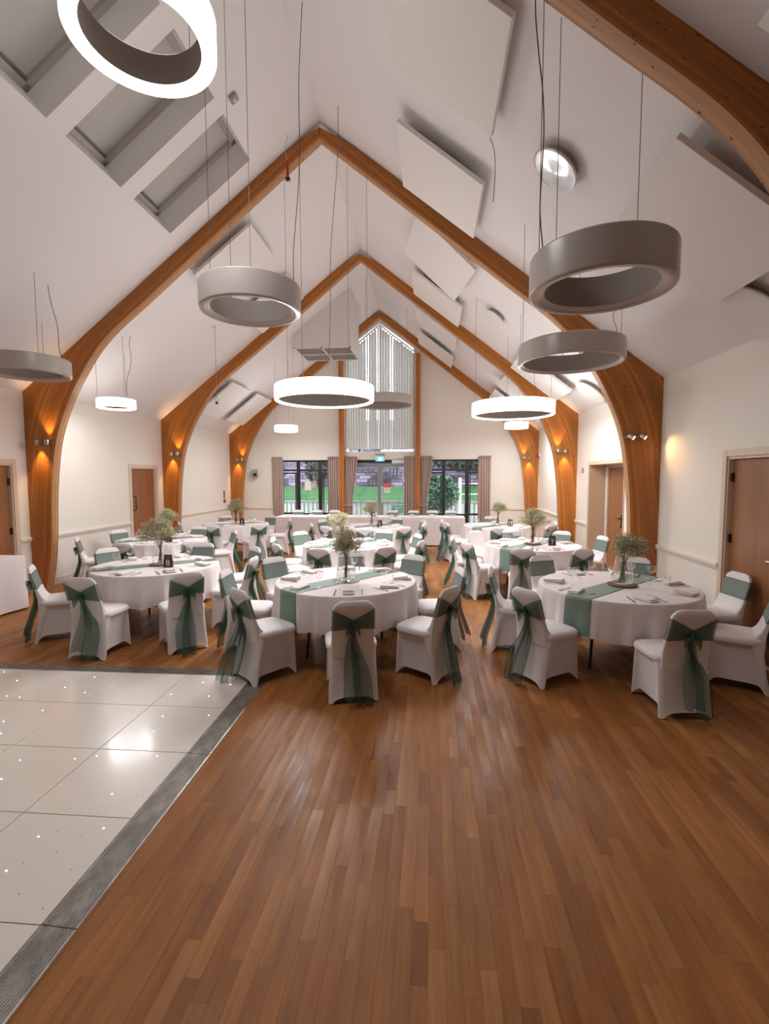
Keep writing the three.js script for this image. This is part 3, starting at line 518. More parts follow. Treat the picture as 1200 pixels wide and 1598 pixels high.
// ---------------------------------------------------------------- ring pendant lamps
function ring(label, x, y, z, r, h, lit, cable, wires, power = 1) {
  const o = thing('ring_pendant', label, 'pendant lamp', [x, y, z], 0, lit ? 'lit ring pendants' : 'unlit grey ring pendants');
  const ri = r - (r < 0.35 ? 0.075 : r < 0.5 ? 0.1 : 0.065), b = Math.min(0.02, r * 0.04), outer = lit ? M.lampGlow : M.lampGrey;
  part(o, 'band', lathe([[r - b, 0], [r - b * 0.3, b * 0.3], [r, b], [r, h - b], [r - b * 0.3, h - b * 0.3], [r - b, h], [ri + 0.01, h]], 72), outer);
  part(o, 'lower_rim', lathe([[r - b, 0], [lerp(ri, r, 0.5), 0.002], [lerp(ri, r, 0.45), 0.012], [lerp(ri, r, 0.3), 0.014], [ri + 0.004, 0.03]], 72), lit ? M.lampGlow : M.lampGrey);
  part(o, 'inner_lining', lathe([[ri + 0.004, 0.03], [ri, 0.035], [ri, h - 0.01], [ri + 0.012, h + 0.001]], 72), M.lampInner);
  for (const a of wires) {
    const wx = (r * 0.92) * cos(a), wz = (r * 0.92) * sin(a), top = roofY(x + wx) - y;
    part(o, 'suspension_wire', new THREE.CylinderGeometry(0.0028, 0.0028, top - h, 5).translate(wx, (top + h) / 2, wz), M.cable);
  }
  if (cable) { const [a, ex, ez] = cable, wx = r * 0.9 * cos(a), wz = r * 0.9 * sin(a), tx = wx + ex, tz = wz + ez, top = roofY(x + tx) - y, pts = []; for (let k = 0; k <= 8; k++) { const t = k / 8; pts.push([lerp(wx, tx, t) + 0.018 * sin(t * 9 + r * 9) * (t < 1 && t > 0 ? 1 : 0), lerp(h, top, t), lerp(wz, tz, t) + 0.02 * sin(t * 7) * (t < 1 && t > 0 ? 1 : 0)]); } part(o, 'power_cable', tube(pts, 0.0038, 50, 6), lit ? M.cable : M.darkCable); }
  if (lit) {
    const n = r > 0.4 ? 6 : 4, soft = power;
    for (let k = 0; k < n; k++) {
      const a = (k + 0.5) / n * 2 * PI, w = 2 * (r + 0.012) * Math.tan(PI / n) * 0.96, l = new THREE.RectAreaLight(RING_COLOR, RING_LIGHT * soft, w, h * 0.86);
      const rad = r + 0.012; l.position.set(rad * cos(a), h / 2, rad * sin(a)); o.add(l); l.lookAt(x + rad * 3 * cos(a), y + h / 2, z + rad * 3 * sin(a)); l.name = 'ring_light';
      const mid = (r + ri) / 2, d = new THREE.RectAreaLight(RING_COLOR, RIM_LIGHT * soft, 2 * mid * Math.tan(PI / n) * 0.9, (r - ri) * 0.9);
      d.position.set(mid * cos(a), -0.006, mid * sin(a)); o.add(d); d.rotation.set(-PI / 2, 0, PI / 2 - a); d.name = 'rim_light';
      const t = new THREE.RectAreaLight(RING_COLOR, TOP_LIGHT * soft, d.width, d.height);
      t.position.set(mid * cos(a), h + 0.006, mid * sin(a)); o.add(t); t.rotation.set(PI / 2, 0, a - PI / 2); t.name = 'top_light';
    }
  }
  return o;
}
const Q = [0.5, 2.1, 3.6, 5.2];
ring('big lit ring lamp at the top left corner', -1.853, 4.573, -3.126, 0.45, 0.235, true, [0.4, 0.3, -0.3], [0.9, 3.0, 5.0], 0.54);
ring('grey unlit ring lamp left of centre, in front of the first arch', -1.713, 3.366, -4.55, 0.468, 0.244, false, [-0.55, 0.03, -0.35], [3.3, 3.9, 1.2]);
ring('wide lit ring lamp in the middle of the hall', -1.579, 2.917, -7.1, 0.728, 0.226, true, [1.3, 0.2, 0.1], [0.2, 1.8, 3.5, 5.1], 1.45);
ring('largest grey unlit ring lamp at the upper right', 1.052, 2.966, -3.25, 0.431, 0.231, false, [2.9, -0.06, -0.05], [3.0, 4.2, 5.6]);
ring('grey unlit ring lamp below the largest one on the right', 1.612, 3.125, -5.95, 0.593, 0.23, false, [6.1, 0.02, -0.05], [0.1, 1.7, 3.2, 4.8]);
ring('wide lit ring lamp on the right below the grey one', 1.442, 2.894, -8.94, 0.724, 0.236, true, [5.6, -0.05, -0.1], [0.0, 1.57, 3.14, 4.71], 0.9);
ring('small lit ring lamp by the left wall behind the first arch', -5.295, 2.967, -7.75, 0.299, 0.151, true, [0.3, 0.03, -0.1], [0.5, 2.6, 4.7], 0.45);
ring('grey unlit ring lamp cut by the left edge', -5.18, 3.125, -5.85, 0.475, 0.215, false, [-0.2, -0.12, 0.05], [0.6, 2.7, 4.4]);
ring('grey unlit ring lamp in front of the gable blinds', -1.289, 3.683, -12.9, 0.798, 0.24, false, null, Q);
ring('tiny lit ring lamp far left before the end wall', -3.912, 3.024, -12.8, 0.312, 0.165, true, null, [0.5, 2.6, 4.7], 1.2);
ring('tiny lit ring lamp far right before the end wall', 2.165, 3.04, -12.8, 0.301, 0.157, true, null, [0.5, 2.6, 4.7], 1.2);


// ---------------------------------------------------------------- twin spot sconces on the arch legs
function sconce(label, x, z, side, turned) {                             // side -1 left wall, +1 right wall
  const o = thing('wall_sconce', label, 'wall light', [x, 2.35, z], 0, 'twin spot sconces on the arches');
  part(o, 'back_bar', rbox(-0.13, 0.13, -0.012, 0.012, 0.0, 0.02, 0.005), M.steel);
  for (const [dx, up] of [[side * 0.075, false], [-side * 0.075, true]]) {
    const tilt = turned ? 1.15 : 0.12, dir = turned ? new THREE.Vector3(0.62, -0.5, 0.6).normalize() : new THREE.Vector3(0, up ? 1 : -1, -tilt * 0.6).normalize();
    const q = new THREE.Quaternion().setFromUnitVectors(new THREE.Vector3(0, 1, 0), dir), put = (g) => g.applyQuaternion(q).translate(dx, 0, 0.07);
    const s = part(o, 'spot_head', put(lathe([[0, -0.045], [0.026, -0.043], [0.034, -0.03], [0.036, 0.04], [0.033, 0.042], [0.031, 0.03], [0, 0.02]], 24)), M.steel);
    part(s, 'lamp', put(new THREE.CylinderGeometry(0.028, 0.028, 0.004, 20).translate(0, 0.034, 0)), std('#fff1d8', 0.4, { emissive: '#ffdca8', emissiveIntensity: 3 }));
    part(o, 'arm', new THREE.CylinderGeometry(0.008, 0.008, 0.06, 8).rotateX(PI / 2).translate(dx, 0, 0.035), M.steel);
    const l = new THREE.SpotLight(WARM, turned ? 0.45 : up ? 1.5 : 2.0, 0, turned ? 0.7 : 0.6, 0.8, 2); l.castShadow = true; l.position.set(dx + dir.x * 0.05, dir.y * 0.05, 0.07 + dir.z * 0.05); l.target.position.set(dx + dir.x, dir.y, 0.07 + dir.z); o.add(l, l.target); l.name = 'spot_light'; l.target.name = 'spot_target';
  }
}
['first full arch', 'second arch', 'farthest arch'].forEach((w, k) => {
  const z = ARCH0 - k * BAY;
  sconce('twin spot wall light on the left leg of the ' + w, -5.98, z, -1, false);
  sconce('twin spot wall light on the right leg of the ' + w + (k ? '' : ', turned outwards'), 2.79, z, 1, k === 0);
});

// ---------------------------------------------------------------- dance floor
{
  const T = 0.61, o = thing('dance_floor', 'white starlit dance floor of square panels with aluminium edging', 'dance floor', [-1.5963, 0, -3.5031], 0.0188), H = 0.012, Z0 = -0.6003, NC = 7, NR = 7;
  const lit = [[-2.34, -0.53], [-2.06, -0.36], [-1.89, -0.07], [-1.77, -0.06], [-1.42, -0.48], [-1.53, -0.26], [-1.29, -0.18], [-1.4, 0.14], [-1.56, 0.32], [-1.03, 0.77], [-0.69, 0.73], [-0.57, 0.69], [-0.58, 0.46], [-0.37, 0.71], [-1.43, 0.48], [-0.98, 0.96], [-0.39, -0.44], [-0.13, -0.42], [-0.55, -0.2], [-0.22, -0.19], [-0.42, 0.16], [-0.08, 0.12], [-0.37, 0.37], [-0.18, 0.66], [-0.23, 1.04], [-0.39, 1.38], [-0.1, 1.3], [-0.37, 1.59]];
  const off = [[-0.32, 1.34], [-0.18, 1.36], [-0.33, 1.54], [-0.22, 1.47], [-0.21, 1.7], [-0.05, 1.76], [-0.08, 1.56], [-0.08, 1.05], [-0.51, 1.3], [-0.12, 1.11], [-0.05, 1.04], [-0.38, 1.17]];
  part(o, 'underlay', box(-NC * T, 0, 0.0, 0.004, Z0, Z0 + 0.6 + (NR - 1) * T), M.tileGap);
  const tg = rbox(0.0022, T - 0.0022, 0.003, H, 0.0022, T - 0.0022, 0.0015, 1), tf = rbox(0.0022, T - 0.0022, 0.003, H, 0.0022, 0.6 - 0.0022, 0.0015, 1);
  const lg = new THREE.CylinderGeometry(0.004, 0.004, 0.002, 10), lo = new THREE.CylinderGeometry(0.003, 0.003, 0.0012, 8);
  for (let i = 0; i < NC; i++) for (let j = 0; j < NR; j++) {
    const x = -(i + 1) * T, z = j ? (j - 1) * T : Z0, m = part(o, 'floor_panel', j ? tg : tf, M.tile); m.position.set(x, 0, z);
    const inside = (q) => q[0] > x && q[0] < x + T && q[1] > z && q[1] < z + (j ? T : 0.6);
    for (const q of lit.filter(inside)) part(m, 'led', lg, M.led).position.set(q[0] - x, H, q[1] - z);
    const dark = off.filter(inside); while (dark.length < 6) dark.push([x + rr(0.05, T - 0.05), z + rr(0.05, 0.55)]);
    for (const q of dark) part(m, 'led', lo, M.ledOff).position.set(q[0] - x, H, q[1] - z);
  }
  const ramp = (L, w) => { const top = []; for (let k = 12; k >= 1; k--) { const a = 0.012 + (w - 0.02) * k / 12, b = 0.012 + (w - 0.02) * (k - 0.55) / 12, y = (x) => lerp(H, 0.004, (x - 0.01) / (w - 0.01)); top.push([a, y(a)], [a - 0.001, y(a) - 0.0028], [b, y(b) - 0.0028], [b - 0.001, y(b)]); }
    const s = new THREE.Shape([[0, 0], [w, 0], [w, 0.0015], ...top, [0.01, H], [0, H]].map((q) => new THREE.Vector2(...q))), g = new THREE.ExtrudeGeometry(s, { depth: L, bevelEnabled: false }), p = g.attributes.position, uv = g.attributes.uv; for (let i = 0; i < uv.count; i++) uv.setXY(i, p.getX(i) / w, p.getZ(i) / 0.6); return g; };
  for (let j = 0; j < 4; j++) part(o, 'edge_ramp', ramp(1.215, 0.15), M.ramp).position.set(0.001, 0, -0.61 + j * 1.22);
  for (let i = 0; i < 4; i++) { const m = part(o, 'edge_ramp', ramp(1.215, 0.15), M.ramp); m.rotation.y = PI / 2; m.position.set(-(i + 1) * 1.22 + 0.0, 0, Z0 - 0.001); }
  part(o, 'edge_corner', rbox(0.001, 0.15, 0, 0.006, Z0 - 0.15, Z0 - 0.012, 0.002), M.ramp);
}

// ---------------------------------------------------------------- chairs with stretch covers and organza sashes
const backZ = (y) => -0.185 - 0.085 * smooth((y - 0.42) / 0.46) - 0.02 * (y - 0.42);   // centre line of the back
const backW = (y) => { const r = 0.085, top = 0.842, w = lerp(0.176, 0.164, clamp((y - 0.42) / 0.4, 0, 1)); if (y < top - r) return w; const d = clamp((y - (top - r)) / r, 0, 1); return w - r * (1 - Math.sqrt(Math.max(0, 1 - d * d))); };
const NLOOP = 72;
const sq = (i, n = NLOOP) => { const a = (i + 0.5) / n * 2 * PI, c = cos(a), s = sin(a), e = 0.42; return [Math.sign(c) * Math.abs(c) ** e, Math.sign(s) * Math.abs(s) ** e]; };
function chairGeometries(v) {
  const skirt = [], lv = 16;
  for (let j = 0; j <= lv; j++) {
    const t = j / lv, loop = [];
    for (let i = 0; i < NLOOP; i++) {
      const [a, b] = sq(i), zf = lerp(0.228, 0.205, t), zb = lerp(-0.275, -0.205, Math.pow(t, 0.8)), hx = lerp(lerp(0.225, 0.216, (b + 1) / 2), 0.205, t);
      const onSide = smooth((Math.abs(a) - 0.9) / 0.1) * (1 - Math.abs(b) ** 6), onEnd = smooth((Math.abs(b) - 0.9) / 0.1) * (1 - Math.abs(a) ** 3), y0 = t * 0.44, z0 = lerp(zb, zf, (b + 1) / 2);
      // the cloth is stretched from the seat edge over the back leg: in front of that ridge the side sinks in
      const ridge = lerp(-0.255, -0.13, y0 / 0.42), sink = smooth((z0 - ridge) / 0.05) * smooth((0.425 - y0) / 0.05) * smooth((0.215 - z0) / 0.09);
      const pull = 0.012 * sin(PI * t) + 0.03 * (1 - t), x = a * (hx - onSide * pull - Math.min(1, onSide * 1.5) * sink * 0.026), zz = z0 - Math.sign(b) * onEnd * pull * 0.7;
      loop.push([x, y0 + (1 - t) ** 2 * (onSide * 0.075 + onEnd * 0.05) + 0.004, zz]);
    }
    skirt.push(loop);
  }
  const seat = [], prof = [[0, 0.415, 1], [0, 0.43, 1.01], [0, 0.445, 1.0], [0, 0.457, 0.97], [0, 0.466, 0.9], [0, 0.474, 0.7], [0, 0.477, 0.35]];
  for (const [, y, k] of prof) { const loop = []; for (let i = 0; i < NLOOP; i++) { const [a, b] = sq(i); loop.push([a * 0.21 * k, y - (k > 0.8 ? 0.012 * Math.max(0, b) * (k - 0.8) * 5 * 0.4 : 0), (b * 0.5 * k + 0.5 + 0.0) * 0.42 - 0.205 - (1 - k) * 0.0]); } seat.push(loop); }
  const back = [], ys = [0.36, 0.42, 0.46, 0.475, 0.49, 0.51, 0.54, 0.58, 0.66, 0.72, 0.757, 0.78, 0.8, 0.815, 0.827, 0.836, 0.841];
  for (const y of ys) { const w = backW(y), th = 0.021 * (y > 0.8 ? Math.sqrt(clamp((0.8435 - y) / 0.0435, 0.02, 1)) : 1), loop = []; for (let i = 0; i < 32; i++) { const [a, b] = sq(i, 32); const fill = b > 0 && y < 0.6 ? 0.075 * Math.exp(-Math.max(0, y - 0.46) / 0.035) * b : 0; loop.push([a * w, y, backZ(y) + b * th + fill - 0.012 * (1 - a * a)]); } back.push(loop); }
  return { skirt: loft(skirt), seat: loft(seat, true), back: loft(back, true) };
}
function ribbon(n, m, f, hemW = 0.0035) {                                // a sheet f(u, v) and its dark hem along both long edges
  const sheet = grid(n, m, f), edges = [];
  for (const [a, b] of [[0, 1], [1, 0]]) edges.push(grid(1, m, (u, v) => { const p = f(a, v), q = f(lerp(a, b, 0.12), v), d = [q[0] - p[0], q[1] - p[1], q[2] - p[2]], L = Math.hypot(...d) || 1; return p.map((c, k) => c + d[k] / L * hemW * u); }));
  return [sheet, edges];
}
function sashGeometries(v) {
  const KY = 0.655, hems = [];
  const wrap = (u, y, o) => { const A = lerp(-0.16, PI + 0.16, u), c = cos(A), q = sin(A), e = 0.42, a = Math.sign(c) * Math.abs(c) ** e, b = Math.sign(q) * Math.abs(q) ** e; return [a * (backW(y) + o), y, backZ(y) + b * (0.021 + o) - 0.012 * (1 - a * a)]; };
  const front = [grid(28, 6, (u, w) => wrap(u, lerp(0.605, 0.772, w), 0.003))];
  for (const y of [0.605, 0.772]) hems.push(grid(28, 1, (u, w) => wrap(u, y + (w - 0.5) * 0.0045, 0.004)));   // the dark hem of the band
  const rear = (u, w) => { const s = u * 2 - 1, k = Math.abs(s), yt = lerp(KY + 0.028, 0.775, k ** 0.9), yb = lerp(KY - 0.028, 0.6, k ** 0.75), y = lerp(yb, yt, w); return [s * (backW(y) + 0.004), y, backZ(y) - 0.012 * (1 - s * s) - 0.0255 - 0.006 * (1 - k) * (1 + sin(w * 22 + v)) - 0.004 * (1 - k ** 6)]; };
  const rearG = grid(24, 8, rear); for (const w0 of [0, 1]) hems.push(grid(24, 1, (u, w) => { const q = rear(u, w0); return [q[0], q[1] + (w - 0.5) * 0.004, q[2] - 0.001]; }));
  const zk = backZ(KY) - 0.05, loops = [], tails = [];
  for (const s of [-1, 1]) {                                             // drooping bow loops
    const L = 0.105 + 0.02 * sin(v * 3 + s), f = (u, w) => { const a = w * 2 * PI, r = sin(a / 2); return [s * (L * r * r * (0.75 + 0.25 * cos(a)) + 0.004), KY - 0.01 - 0.055 * r * r + (u - 0.5) * (0.03 + 0.07 * r) + 0.012 * sin(a), zk - 0.012 - 0.028 * sin(a) * (0.6 + u * 0.6)]; };
    const [g, e] = ribbon(4, 20, f); loops.push(g); hems.push(...e);
  }
  [[-1, 0.10, 0.10, 0.055], [1, 0.085, 0.10, 0.085]].forEach(([s, wd, , end], i) => {   // tails hang to the floor
    const sp = [[0.06, 0.03], [0.02, 0.10], [0.09, 0.0], [-0.01, 0.07]][v % 4][i], len = KY - [[0.03, 0.08], [0.1, 0.02], [0.05, 0.14], [0.02, 0.05]][v % 4][i];
    const f = (u, w) => { const h = w, y = KY - 0.015 - len * h, wdt = lerp(0.035, 0.06 + wd * 0.85, smooth(h * 1.3)), cx = s * sp * smooth(h * 1.5) + 0.012 * sin(h * 5 + v + i), zb = lerp(backZ(Math.max(y, 0.42)), -0.285, smooth((0.5 - y) / 0.5)); return [cx + (u - 0.5) * wdt, y, Math.min(zb, backZ(Math.max(y, 0.3))) - 0.042 - 0.012 * i - 0.024 * sin(u * 9 + v * 2 + i * 3) * smooth(h * 3) - 0.03 * h * (i + (v % 2))]; };
    const [g, e] = ribbon(10, 18, f); tails.push(g); hems.push(...e, grid(10, 1, (u, w) => { const q = f(u, 1); return [q[0], q[1] + w * 0.004, q[2] - 0.001]; }));
  });
  const knot = new THREE.SphereGeometry(0.03, 14, 10).scale(1, 1.15, 0.7).translate(0, KY, zk + 0.004);
  return { front: front[0], rear: rearG, knot, loops, tails, hem: merge(hems) };
}
const PROTOS = [0, 1, 2, 3].map((v) => {
  const o = new THREE.Group(), c = chairGeometries(v), s = sashGeometries(v);
  part(o, 'skirt', c.skirt, M.cover); part(o, 'seat', c.seat, M.cover); part(o, 'backrest', c.back, M.cover);
  const b = part(o, 'sash', s.front, M.sashSingle); part(b, 'back_wrap', s.rear, M.sash); part(b, 'knot', s.knot, M.knot);
  s.loops.forEach((g) => part(b, 'bow_loop', g, M.sash)); s.tails.forEach((g) => part(b, 'tail', g, M.sashSingle)); part(b, 'hem', s.hem, M.hem);
  return o;
});
function chair(label, x, z, ry, v, bare = false, group) {
  const o = PROTOS[v % 4].clone(); o.name = numbered('banquet_chair'); o.position.set(x, 0, z); o.rotation.y = ry; o.userData = { label, category: 'chair', group };
  if (bare) o.remove(o.children.find((c) => c.name === 'sash'));
  scene.add(o); return o;
}

// ---------------------------------------------------------------- round tables and what is on them
const TR = 0.735, TY = 0.735, HEM = 0.385;
const TABLES = [
  // key, x, z, phrase, card, chairs [azimuth, distance of back top, place word]
  ['a', -0.89, -4.94, 'the front centre table', null, [[12, 1.3, 'near'], [-40, 1.24, 'near left'], [-85, 1.29, 'left'], [-124, 1.25, 'far left'], [-173, 1.17, 'far'], [146, 1.17, 'far right'], [99, 1.22, 'right'], [56, 1.29, 'near right']]],
  ['b', 1.83, -4.91, 'the front right table', null, [[-56, 1.18, 'near left'], [-102, 1.22, 'left'], [-157, 1.25, 'far left'], [3, 1.27, 'near'], [58, 1.24, 'near right'], [100, 1.29, 'right'], [151, 1.28, 'far right']]],
  ['c', -3.38, -5.59, 'the table with card eight', '8', [[-2, 1.27, 'near'], [44, 1.3, 'near right'], [-55, 1.27, 'near left'], [-120, 1.27, 'far left'], [180, 1.25, 'far'], [134, 1.3, 'far right'], [92, 1.22, 'right']]],
  ['d', -1.33, -7.65, 'the middle centre table', null, [[-9, 1.27, 'near'], [33, 1.28, 'near right'], [75, 1.22, 'right'], [116, 1.2, 'far right'], [157, 1.15, 'far'], [-126, 1.28, 'far left'], [-46, 1.28, 'near left'], [-84, 1.24, 'left']]],
  ['e', 1.6, -7.78, 'the table with card seven', '7', [[-61, 1.23, 'near left'], [-18, 1.25, 'near'], [20, 1.25, 'near right'], [106, 1.24, 'right'], [145, 1.26, 'far right'], [-96, 1.28, 'left'], [-141, 1.3, 'far left'], [-174, 1.26, 'far']]],
  ['f', -4.67, -7.93, 'the middle left table', '', [[178, 1.15, 'far'], [-113, 1.15, 'far left'], [5, 1.3, 'near'], [50, 1.25, 'near right'], [123, 1.22, 'far right'], [-60, 1.28, 'near left']]],
  ['g', -1.34, -10.43, 'the back centre table', '1', [[108, 1.2, 'far right'], [75, 1.25, 'right'], [36, 1.38, 'near right'], [3, 1.38, 'near'], [-34, 1.35, 'near left'], [-108, 1.15, 'far left'], [-68, 1.3, 'left'], [156, 1.2, 'far']]],
  ['h', 1.44, -10.77, 'the table with card twenty-one', '21', [[-67, 1.25, 'near left'], [-101, 1.15, 'left'], [-5, 1.4, 'near'], [82, 1.12, 'right'], [44, 1.35, 'near right'], [179, 1.15, 'far']]],
  ['i', -4.5, -10.72, 'the back left table', '1', [[0, 1.32, 'near'], [43, 1.34, 'near right'], [-145, 1.15, 'far left'], [160, 1.15, 'far'], [107, 1.15, 'right'], [-56, 1.2, 'left']]],
];
const clothR = (th, t, k) => TR + t ** 0.9 * (0.03 + 0.03 * (0.9 - 1.8 * Math.abs(sin(9 * th + 0.9 * sin(3 * th + k) + k)) ** 0.65) + 0.012 * sin(23 * th + 3 * k) + 0.008 * sin(5 * th + 2 * k));
function clothGeo(k) {
  const N = 240, rings = [[0.001, 0], [0.3, 0], [0.55, 0], [TR - 0.02, 0], [TR - 0.008, -0.002], [TR - 0.001, -0.009]], L = [];
  for (const [r, dy] of rings) L.push(Array.from({ length: N }, (_, i) => { const a = i / N * 2 * PI; return [r * cos(a), TY + dy, r * sin(a)]; }));
  for (let j = 1; j <= 10; j++) { const t = j / 10; L.push(Array.from({ length: N }, (_, i) => { const a = i / N * 2 * PI, r = clothR(a, t, k); return [r * cos(a), TY - 0.012 - (TY - HEM - 0.012) * t - 0.012 * t * sin(13 * a + k), r * sin(a)]; })); }
  return loft(L);
}
function runnerGeo(k, dir, w = 0.24) {
  const f = (u, v) => {
    const q = (u - 0.5) * w, se = Math.sqrt(TR * TR - q * q), S = se + 0.33, s = lerp(-S, S, v), a = Math.abs(s), sg = Math.sign(s) || 1;
    const px = -sin(dir), pz = cos(dir);                                // perpendicular
    if (a <= se - 0.004) return [cos(dir) * s + px * q, TY + 0.0035, sin(dir) * s + pz * q];
    const ex = cos(dir) * se * sg + px * q, ez = sin(dir) * se * sg + pz * q, th = Math.atan2(ez, ex), d = a - se, t = clamp(d / (TY - HEM), 0, 1), r = clothR(th, t, k) + 0.007;
    return [r * cos(th), TY + 0.003 - Math.max(0, d), r * sin(th)];
  };
  return ribbon(10, 72, f, 0.005);
}
const glassGeo = { bowl: lathe([[0.004, 0.085], [0.018, 0.089], [0.033, 0.103], [0.0405, 0.124], [0.041, 0.142], [0.037, 0.165], [0.0355, 0.165], [0.039, 0.142], [0.0385, 0.125], [0.032, 0.106], [0.017, 0.092], [0.001, 0.089]], 24), stem: lathe([[0.0, 0.002], [0.03, 0.0025], [0.031, 0.004], [0.012, 0.007], [0.0045, 0.014], [0.0038, 0.05], [0.0048, 0.08], [0.012, 0.088]], 20) };
const napkinGeo = [0, 1, 2].map((k) => {
  const a = rbox(-0.055, 0.055, 0, 0.012, -0.095, 0.095, 0.006, 3), b = rbox(-0.05, 0.052, 0.012, 0.026, -0.09, 0.06 + 0.02 * k, 0.007, 3); b.rotateY(0.06 * (k - 1));
  const g = merge([a, b]), p = g.attributes.position; for (let i = 0; i < p.count; i++) p.setY(i, p.getY(i) * (1 + 0.35 * sin(p.getZ(i) * 22 + k * 2)) + 0.0); g.computeVertexNormals(); return g;
});
const blade = (pts, t = 0.0022) => { const s = new THREE.Shape(pts.map((q) => new THREE.Vector2(...q))); return new THREE.ExtrudeGeometry(s, { depth: t, bevelEnabled: false }).rotateX(PI / 2).translate(0, t, 0); };
const forkGeo = (() => { const handle = blade([[-0.003, -0.01], [0.003, -0.01], [0.0065, 0.1], [0, 0.106], [-0.0065, 0.1]]), head = blade([[-0.003, -0.01], [-0.011, -0.03], [-0.011, -0.045], [0.011, -0.045], [0.011, -0.03], [0.003, -0.01]]); return merge([handle, head, ...[-0.0095, -0.0033, 0.0029, 0.009].map((x) => blade([[x - 0.0014, -0.044], [x - 0.0014, -0.088], [x + 0.0014, -0.088], [x + 0.0014, -0.044]]))]); })();
const knifeGeo = merge([blade([[-0.004, 0], [0.004, 0], [0.008, 0.1], [0, 0.106], [-0.008, 0.1]], 0.004), blade([[-0.005, 0], [0.008, -0.02], [0.009, -0.09], [0.004, -0.112], [-0.004, -0.104], [-0.006, -0.02]])]);
const vaseGeo = lathe([[0, 0.002], [0.08, 0.003], [0.095, 0.02], [0.1, 0.05], [0.096, 0.09], [0.086, 0.15], [0.075, 0.21], [0.067, 0.262], [0.069, 0.28], [0.066, 0.28], [0.064, 0.262], [0.072, 0.21], [0.083, 0.15], [0.093, 0.09], [0.097, 0.05], [0.092, 0.022], [0.078, 0.007], [0, 0.006]], 40);
const waterGeo = lathe([[0, 0.008], [0.074, 0.009], [0.09, 0.024], [0.0955, 0.05], [0.092, 0.088], [0.09, 0.1], [0, 0.1]], 32);
function bunchGeo(k, W, H, lean) {                                       // gypsophila: fine stems below, a cloud of tiny blossoms above
  const stems = [], dots = [], bl = new THREE.OctahedronGeometry(0.0058, 0);
  for (let i = 0; i < 34; i++) {
    const a = rnd() * 2 * PI, r = Math.sqrt(rnd()) * (i % 6 === 5 ? 1.35 : 1), tx = W * r * cos(a) + lean * r * 0.6, tz = W * r * sin(a), ty = 0.285 + H * (0.12 + 0.72 * rnd()) * Math.max(0.35, 1 - 0.45 * r * r), bx = 0.045 * cos(a + 2.6) * rnd(), bz = 0.045 * sin(a + 2.6) * rnd();
    stems.push(tube([[bx, 0.015, bz], [bx * 0.2 + tx * 0.1, 0.2, bz * 0.2 + tz * 0.1], [tx * 0.55, 0.3 + (ty - 0.3) * 0.45, tz * 0.55], [tx, ty, tz]], 0.0016, 8, 3));
    for (let c = 0; c < 6; c++) {                                        // sprays at the end of each stem
      const cx = tx + rr(-1, 1) * W * 0.3, cy = ty + rr(-0.35, 0.75) * H * 0.3, cz = tz + rr(-1, 1) * W * 0.3;
      stems.push(tube([[tx * 0.75, lerp(0.3, ty, 0.7), tz * 0.75], [(tx + cx) / 2, (ty + cy) / 2 - 0.01, (tz + cz) / 2], [cx, cy, cz]], 0.0009, 4, 3));
      for (let n = 0; n < 22; n++) { const g = bl.clone(), s = rr(0.6, 1.25); g.scale(s, s * 0.8, s); g.rotateY(rnd() * 3); g.translate(cx + rr(-1, 1) * 0.034, cy + rr(-1, 1) * 0.026, cz + rr(-1, 1) * 0.034); dots.push(g); }
    }
  }
  return [merge(stems), merge(dots.filter((_, i) => i % 5 < 3)), merge(dots.filter((_, i) => i % 5 > 2))];
}
const BUNCH = [bunchGeo(0, 0.135, 0.25, 0.0), bunchGeo(1, 0.13, 0.24, 0.12), bunchGeo(2, 0.15, 0.29, -0.08)];
const mode = { a: [0, 0, -0.88, -4.88, 'mirror'], b: [1, 0.2, 1.88, -4.9, 'slice'], c: [2, 0.4, -3.31, -5.57, 'slice'], d: [1, 3.4, -1.42, -7.6, 'mirror'], e: [2, 2.2, 1.6, -7.8, 'slice'], f: [0, 1, -4.55, -7.9, 'slice'], g: [0, 2.6, -1.3, -10.4, 'mirror'], h: [1, 1.0, 1.46, -10.8, 'mirror'], i: [2, 3.0, -4.5, -10.7, 'mirror'] };
const cards = { c: [-3.14, -5.45, 0.05], e: [1.88, -7.7, -0.1], f: [-4.36, -7.58, 0.3], g: [-1.1, -10.2, 0], h: [1.7, -10.62, -0.1], i: [-4.27, -10.5, 0.1] };
